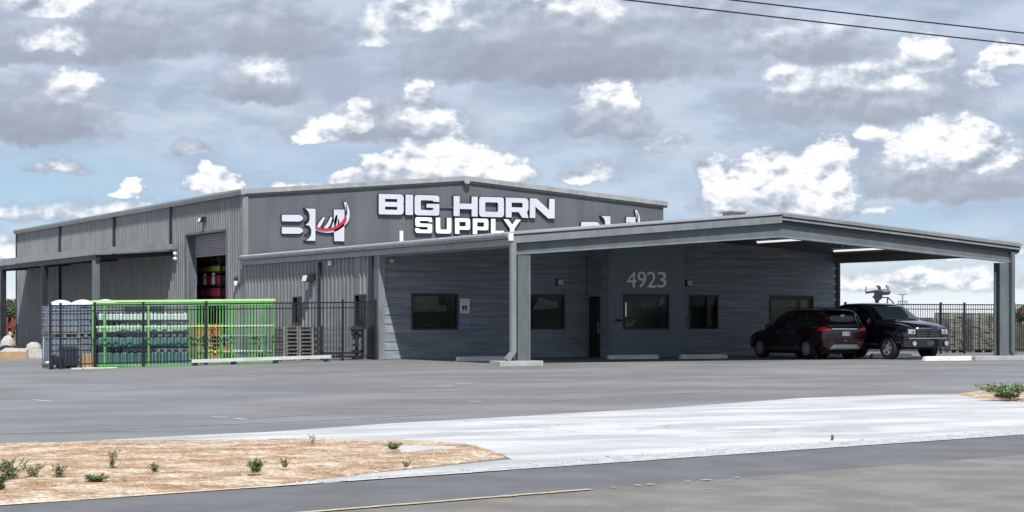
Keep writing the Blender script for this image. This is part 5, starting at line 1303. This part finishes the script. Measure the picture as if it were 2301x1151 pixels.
o = thing('branch_pile', 'dark dead branches heaped on the right dirt island', 'branches', (u_, v__, .05)); mb = MB(); rnd = random.Random(9)
for k in range(40):
    x = rnd.uniform(-.3, 1.3); a_ = rnd.uniform(-.5, .5); l = rnd.uniform(.2, .6); mb.tube((x, rnd.uniform(-.2, .2), rnd.uniform(.0, .08)), (x+l*math.cos(a_), l*math.sin(a_), rnd.uniform(0, .12)), .012, .004, n=4, cap=False)
mb.build('sticks', 'bark', o, world=False)

# ------------------------------------------------------------------ vehicles
def bvh_of(o):
    dg = bpy.context.evaluated_depsgraph_get(); e = o.evaluated_get(dg); me = e.to_mesh()
    b = BVHTree.FromPolygons([tuple(v.co) for v in me.vertices], [tuple(p.vertices) for p in me.polygons]); e.to_mesh_clear(); return b
def body_mesh(name, rows, m, parent, wheels, wr, crease=()):
    """rows: stations, each a half profile list of (x, y, z) with the same length; mirrored in y, subdivided, wheel arches cut"""
    nr, nl = len(rows), len(rows[0]); mb = MB()
    full = [[(p[0], p[1], p[2]) for p in r]+[(p[0], -p[1], p[2]) for p in r[::-1] if abs(p[1]) > 1e-6] for r in rows]
    n = len(full[0])
    for r in full: mb.v += r
    for i in range(nr-1):
        for j in range(n): mb.f.append((i*n+j, i*n+(j+1) % n, (i+1)*n+(j+1) % n, (i+1)*n+j))
    # end caps as strips between left and right
    for i in (0, nr-1):
        b0 = i*n; L_ = list(range(nl)); mirror = {0: 0, nl-1: nl-1}
        for k in range(1, nl-1): mirror[k] = n-k
        for k in range(nl-1):
            f = [b0+k, b0+k+1, b0+mirror[k+1], b0+mirror[k]]; f = [q for t, q in enumerate(f) if q not in f[:t]]
            if len(f) > 2: mb.f.append(tuple(f))
    o = mb.build(name, m, parent, world=False, smooth=True)
    s = o.modifiers.new('s', 'SUBSURF'); s.levels = 2; s.render_levels = 2
    for k, wx in enumerate(wheels):
        for sy in (-1, 1):
            cm = MB(); cm.tube((wx, sy*.62, wr+.0), (wx, sy*1.3, wr+.0), wr*1.17, n=28); c = cm.build('cut', m, None); c.parent = parent
            c.matrix_parent_inverse = Matrix.Identity(4); b = o.modifiers.new('b', 'BOOLEAN'); b.object = c; b.operation = 'DIFFERENCE'; b.solver = 'EXACT'
    bpy.context.view_layer.update(); dg = bpy.context.evaluated_depsgraph_get(); me = bpy.data.meshes.new_from_object(o.evaluated_get(dg))
    cuts = [q.object for q in o.modifiers if q.type == 'BOOLEAN']; o.modifiers.clear(); o.data = me; o.data.name = name
    for c in cuts: bpy.data.objects.remove(c)
    me.polygons.foreach_set('use_smooth', [True]*len(me.polygons))
    try: me.set_sharp_from_angle(angle=R(38))
    except Exception: pass
    return o
def decal(bv, name, m, parent, corners, axis, off=.008, n=8, thick=.006):
    """corners: 4 points in the projection plane, order around; axis 'y+','y-','x+','x-' = side looked at from"""
    mb = MB(); g = {}
    for i in range(n+1):
        for j in range(n+1):
            s, t = i/n, j/n; a = Vector(corners[0])*(1-s)*(1-t)+Vector(corners[1])*s*(1-t)+Vector(corners[2])*s*t+Vector(corners[3])*(1-s)*t
            sg_ = 1 if axis[1] == '+' else -1
            if axis[0] == 'y': o_, d_ = Vector((a.x, 3*sg_, a.y)), Vector((0, -sg_, 0))
            else: o_, d_ = Vector((5*sg_, a.x, a.y)), Vector((-sg_, 0, 0))
            h = bv.ray_cast(o_, d_)
            if h[0] is None: continue
            nn = h[1] if h[1].dot(d_) < 0 else -h[1]
            g[i, j] = len(mb.v); mb.v.append(tuple(h[0]+nn*off))
    for i in range(n):
        for j in range(n):
            k = [(i, j), (i+1, j), (i+1, j+1), (i, j+1)]
            if all(q in g for q in k): mb.f.append(tuple(g[q] for q in k))
    if not mb.f: return None
    o = mb.build(name, m, parent, world=False, smooth=True); s = o.modifiers.new('t', 'SOLIDIFY'); s.thickness = thick; s.offset = 0; return o
def wheel(parent, x, y, r, w_, rimm='alloy', spokes=6):
    mb = MB(); mb.lathe([(r*.62, -w_/2), (r*.94, -w_/2), (r, -w_*.32), (r, w_*.32), (r*.94, w_/2), (r*.62, w_/2), (r*.60, 0), (r*.62, -w_/2)], (x, y, r), 28, 'y', cap=False); o = mb.build('wheel', 'black', parent, world=False, smooth=False)
    s = 1 if y > 0 else -1; mb = MB(); yo = y+s*w_*.42
    mb.lathe([(r*.625, -.02), (r*.625, .02), (r*.56, .02), (r*.54, -.02), (r*.625, -.02)], (x, yo, r), 28, 'y', cap=False)
    for k in range(spokes):
        t = 2*math.pi*k/spokes; c, sn = math.cos(t), math.sin(t); q = .042
        mb.hexa([(x+c*.05-sn*q*1.3, yo-.01, r+sn*.05+c*q*1.3), (x+c*.05+sn*q*1.3, yo-.01, r+sn*.05-c*q*1.3), (x+c*r*.56+sn*q*.8, yo-.01, r+sn*r*.56-c*q*.8), (x+c*r*.56-sn*q*.8, yo-.01, r+sn*r*.56+c*q*.8),
                 (x+c*.05-sn*q*1.3, yo+.015, r+sn*.05+c*q*1.3), (x+c*.05+sn*q*1.3, yo+.015, r+sn*.05-c*q*1.3), (x+c*r*.56+sn*q*.8, yo+.012, r+sn*r*.56-c*q*.8), (x+c*r*.56-sn*q*.8, yo+.012, r+sn*r*.56+c*q*.8)])
    mb.lathe([(.01, -.01), (.07, -.01), (.07, .02), (.01, .025)], (x, yo, r), 12, 'y'); mb.build('rim', rimm, o, world=False)
    mb = MB(); mb.lathe([(.02, -.01), (r*.52, -.01), (r*.52, .0), (.02, .0)], (x, yo-s*.05, r), 20, 'y'); mb.build('brake_disc', 'dark', o, world=False)
    return o

# wine coloured crossover: local +x is the front; stands nose-in to the office
suv = thing('crossover_car', 'wine red crossover parked nose in to the office with its tailgate towards the road', 'car', (41.33, 60.40, 0), R(90)); suv.scale = (1.04, 1.03, 1.03)
def srow(x, zb, w0, zr, zbelt, wbelt, ztop, wtop, xt=None, xb=None):
    xt = x if xt is None else xt; xb = x if xb is None else xb
    return [(xb, 0, zb), (xb, w0*.80, zb), (xb, w0*.98, zb+.10), (x, w0, zr), (x, w0*.985, (zr+zbelt)/2+.05), (x, wbelt, zbelt), (xt, (wbelt+wtop)/2+.01, (zbelt+ztop)/2), (xt, wtop, ztop-.06), (xt, wtop*.80, ztop), (xt, 0, ztop+.02)]
rows = [srow(-2.40, .42, .84, .62, 1.04, .82, 1.50, .66, -2.26, -2.34), srow(-2.36, .34, .91, .62, 1.06, .88, 1.62, .69, -2.10, -2.30), srow(-2.05, .26, .95, .62, 1.06, .92, 1.69, .73, -1.92),
        srow(-1.45, .24, .955, .62, 1.04, .935, 1.72, .75), srow(-.6, .22, .95, .60, 1.02, .935, 1.73, .76), srow(.2, .22, .95, .60, 1.0, .93, 1.70, .75), srow(.62, .22, .95, .60, .99, .93, 1.56, .72),
        srow(1.10, .23, .95, .60, .98, .92, 1.20, .80), srow(1.30, .24, .95, .60, .97, .90, 1.06, .78), srow(1.75, .25, .94, .60, .94, .86, 1.00, .70), srow(2.15, .27, .90, .58, .86, .78, .92, .62), srow(2.38, .32, .80, .52, .74, .66, .80, .5)]
sb = body_mesh('body', rows, 'winepaint', suv, (-1.42, 1.44), .36)
bv = bvh_of(sb)
for s, ax in ((1, 'y+'), (-1, 'y-')):
    decal(bv, 'side_window', 'glass2', suv, [(-1.95, 1.12), (-1.32, 1.10), (-1.30, 1.58), (-1.78, 1.56)], ax)
    decal(bv, 'side_window', 'glass2', suv, [(-1.24, 1.10), (-.38, 1.07), (-.36, 1.60), (-1.22, 1.59)], ax)
    decal(bv, 'side_window', 'glass2', suv, [(-.28, 1.07), (.98, 1.05), (.42, 1.52), (-.26, 1.60)], ax)
    decal(bv, 'sill_cladding', 'cladding', suv, [(-1.0, .26), (1.02, .26), (1.02, .42), (-1.0, .42)], ax, .012)
    decal(bv, 'side_moulding', 'chrome', suv, [(-.95, .43), (.95, .43), (.95, .455), (-.95, .455)], ax, .015)
    decal(bv, 'tail_light', 'taillight', suv, [(-2.35, .96), (-2.08, .98), (-2.12, 1.10), (-2.33, 1.10)], ax, .010)
    for hx in (-.55, .35):
        mb = MB(); mb.box(hx-.10, hx+.10, s*.965-.015, s*.965+.015, .90, .93); mb.build('door_handle', 'chrome', suv, world=False, bevel=.008)
    mb = MB(); mb.blob((.78, s*1.04, 1.10), .09, .13, .09, .02, 2); mb.build('wing_mirror', 'winepaint', suv, world=False, smooth=True)
    mb = MB(); mb.tube((-1.7, s*.62, 1.76), (.1, s*.64, 1.76), .018, n=6); mb.tube((-1.7, s*.62, 1.69), (-1.7, s*.62, 1.76), .018, n=6); mb.tube((.1, s*.64, 1.68), (.1, s*.64, 1.76), .018, n=6); mb.build('roof_rail', 'dark', suv, world=False)
decal(bv, 'rear_window', 'glass2', suv, [(-.72, 1.12), (.72, 1.12), (.58, 1.56), (-.58, 1.56)], 'x-', .010)
for s in (-1, 1):
    decal(bv, 'tail_light', 'taillight', suv, [(s*.58, .98), (s*.86, .96), (s*.84, 1.08), (s*.58, 1.07)], 'x-', .012)
    decal(bv, 'reflector', 'taillight', suv, [(s*.50, .56), (s*.68, .57), (s*.68, .60), (s*.50, .59)], 'x-', .012)
decal(bv, 'rear_bar', 'chrome', suv, [(-.56, 1.01), (.56, 1.01), (.56, 1.06), (-.56, 1.06)], 'x-', .020)
decal(bv, 'rear_bumper', 'cladding', suv, [(-.86, .30), (.86, .30), (.88, .55), (-.88, .55)], 'x-', .010)
decal(bv, 'bumper_trim', 'silver', suv, [(-.62, .38), (.62, .38), (.50, .52), (-.50, .52)], 'x-', .030, thick=.03)
pl = decal(bv, 'number_plate', 'white', suv, [(-.16, .80), (.16, .80), (.16, .96), (-.16, .96)], 'x-', .018, 3)
decal(bv, 'badge', 'chrome', suv, [(-.06, .62), (.06, .62), (.06, .66), (-.06, .66)], 'x-', .02, 2)
decal(bv, 'window_sticker', 'jugw', suv, [(-.02, 1.46), (.12, 1.46), (.12, 1.52), (-.02, 1.52)], 'x-', .018, 3)
decal(bv, 'windscreen', 'glass2', suv, [(-.72, 1.08), (.72, 1.08), (.62, 1.55), (-.62, 1.55)], 'x+', .008)
decal(bv, 'grille', 'dark', suv, [(-.45, .55), (.45, .55), (.42, .76), (-.42, .76)], 'x+', .008)
for s in (-1, 1): decal(bv, 'headlight', 'lens', suv, [(s*.50, .66), (s*.74, .66), (s*.72, .78), (s*.50, .76)], 'x+', .008)
mb = MB(); mb.box(-2.20, -1.92, -.62, .62, 1.695, 1.725); mb.build('roof_spoiler', 'winepaint', suv, world=False, bevel=.012)
mb = MB(); mb.box(-1.9, 1.9, -.66, .66, .18, .36); mb.build('underbody', 'black', suv, world=False)
for x in (-1.42, 1.44):
    for s in (-1, 1): wheel(suv, x, s*.83, .36, .24)

# black crew cab pickup, nose towards the road
trk = thing('pickup_truck', 'black crew cab pickup parked under the carport with its grille towards the road', 'pickup truck', (43.58, 59.30, 0), R(-87)); trk.scale = (1.02, 1.0, 1.02)
def trow(x, zb, w0, zr, zs, ws, ztop, wtop, xt=None):
    xt = x if xt is None else xt
    return [(x, 0, zb), (x, w0*.82, zb), (x, w0*.99, zb+.10), (x, w0, zr), (x, w0*.99, (zr+zs)/2+.06), (x, ws, zs), (xt, (ws+wtop)/2+.02, (zs+ztop)/2), (xt, wtop, ztop-.07), (xt, wtop*.82, ztop), (xt, 0, ztop+.02)]
rows = [trow(-2.92, .55, .97, .80, 1.24, .96, 1.30, .92), trow(-2.88, .50, .995, .80, 1.26, .975, 1.34, .94), trow(-1.30, .46, 1.0, .80, 1.26, .98, 1.34, .94), trow(-1.24, .44, 1.0, .80, 1.26, .97, 1.36, .92),
        trow(-1.16, .44, 1.0, .80, 1.27, .965, 1.88, .78, -1.10), trow(-1.05, .42, 1.0, .80, 1.27, .965, 1.94, .78), trow(0, .40, 1.0, .80, 1.26, .965, 1.96, .79), trow(.66, .40, 1.0, .80, 1.26, .96, 1.92, .78),
        trow(.86, .40, 1.0, .80, 1.25, .955, 1.80, .78), trow(1.58, .42, 1.0, .80, 1.23, .955, 1.37, .84), trow(1.68, .44, 1.01, .80, 1.22, .955, 1.34, .78), trow(2.30, .46, 1.01, .80, 1.18, .93, 1.30, .72),
        trow(2.66, .50, .99, .80, 1.13, .91, 1.22, .68), trow(2.82, .54, .94, .80, 1.08, .86, 1.15, .64), trow(2.87, .56, .88, .80, 1.04, .80, 1.08, .58)]
tb = body_mesh('body', rows, 'blackpaint', trk, (-1.90, 1.86), .40)
bt = bvh_of(tb)
for s, ax in ((1, 'y+'), (-1, 'y-')):
    decal(bt, 'side_window', 'glass2', trk, [(-1.02, 1.33), (-.20, 1.32), (-.20, 1.80), (-.98, 1.80)], ax)
    decal(bt, 'side_window', 'glass2', trk, [(-.08, 1.32), (1.36, 1.31), (.66, 1.78), (-.08, 1.80)], ax)
    decal(bt, 'arch_trim', 'cladding', trk, [(-1.36, .50), (1.30, .50), (1.30, .56), (-1.36, .56)], ax, .012)
    for hx in (-.72, .25): mb = MB(); mb.box(hx-.1, hx+.1, s*1.01-.015, s*1.01+.015, 1.10, 1.13); mb.build('door_handle', 'chrome', trk, world=False, bevel=.008)
    mb = MB(); mb.blob((1.02, s*1.12, 1.32), .08, .12, .15, .02, 2); mb.tube((1.05, s*.95, 1.24), (1.02, s*1.1, 1.28), .025, n=6); mb.build('wing_mirror', 'blackpaint', trk, world=False, smooth=True)
decal(bt, 'windscreen', mat('sky_tinted_windscreen', (.10, .17, .18), .06, 0, spec=1.0), trk, [(-.82, 1.38), (.82, 1.38), (.70, 1.84), (-.70, 1.84)], 'x+', .008, 12)  # teal base colour stands in for sky mirrored in the glass
decal(bt, 'rear_window', 'glass2', trk, [(-.6, 1.38), (.6, 1.38), (.55, 1.75), (-.55, 1.75)], 'x-', .008)
gr = decal(bt, 'grille', 'dark', trk, [(-.56, .74), (.56, .74), (.54, 1.06), (-.54, 1.06)], 'x+', .012)
decal(bt, 'grille_bar', mat('gloss_black', (.02, .02, .024), .2, .3), trk, [(-.04, .74), (.04, .74), (.07, 1.06), (-.07, 1.06)], 'x+', .035, 4)
for zb_ in (.80, .89, .98): decal(bt, 'grille_bar', 'cladding', trk, [(-.55, zb_), (.55, zb_), (.56, zb_+.03), (-.56, zb_+.03)], 'x+', .030, 6)
decal(bt, 'grille_surround', 'chrome', trk, [(-.56, 1.06), (.56, 1.06), (.54, 1.08), (-.54, 1.08)], 'x+', .02, 8)
for s in (-1, 1):
    decal(bt, 'headlight', 'lens', trk, [(s*.60, .86), (s*.90, .88), (s*.86, 1.02), (s*.58, 1.04)], 'x+', .014, 6)
    decal(bt, 'turn_lens', 'galv', trk, [(s*.66, .92), (s*.76, .93), (s*.76, 1.02), (s*.66, 1.02)], 'x+', .03, 3)
    mb = MB(); mb.lathe([(.01, 0), (.08, 0), (.085, .03), (.06, .04), (.01, .035)], (2.955, s*.72, .55), 14, 'x'); mb.build('fog_light', 'lens', trk, world=False)
mb = MB(); mb.prism([(2.70, -.98), (2.90, -.80), (2.95, -.3), (2.96, 0), (2.95, .3), (2.90, .80), (2.70, .98), (2.55, .98), (2.55, -.98)], lambda x, y, d: (x, y, d), .42, .72); bp = mb.build('front_bumper', 'blackpaint', trk, world=False, bevel=.03)
mb = MB(); mb.prism([(2.75, -.96), (2.91, -.78), (2.97, 0), (2.91, .78), (2.75, .96), (2.70, .9), (2.70, -.9)], lambda x, y, d: (x, y, d), .722, .745); mb.build('bumper_edge', 'silver', trk, world=False)
mb = MB(); mb.box(2.955, 2.972, -.16, .16, .50, .64); mb.build('number_plate', 'cladding', trk, world=False)
mb = MB(); mb.box(-2.6, 2.4, -.60, .60, .34, .50); mb.tube((1.86, -.8, .38), (1.86, .8, .38), .05, n=8); mb.tube((-1.9, -.8, .40), (-1.9, .8, .40), .07, n=8); mb.build('chassis', 'black', trk, world=False)
mb = MB(); mb.box(-2.82, -1.34, -.86, .86, 1.335, 1.375); mb.build('bed_cover', 'black', trk, world=False, bevel=.01)
for x in (-1.90, 1.86):
    for s in (-1, 1): wheel(trk, x, s*.86, .40, .28, 'alloy', 5)
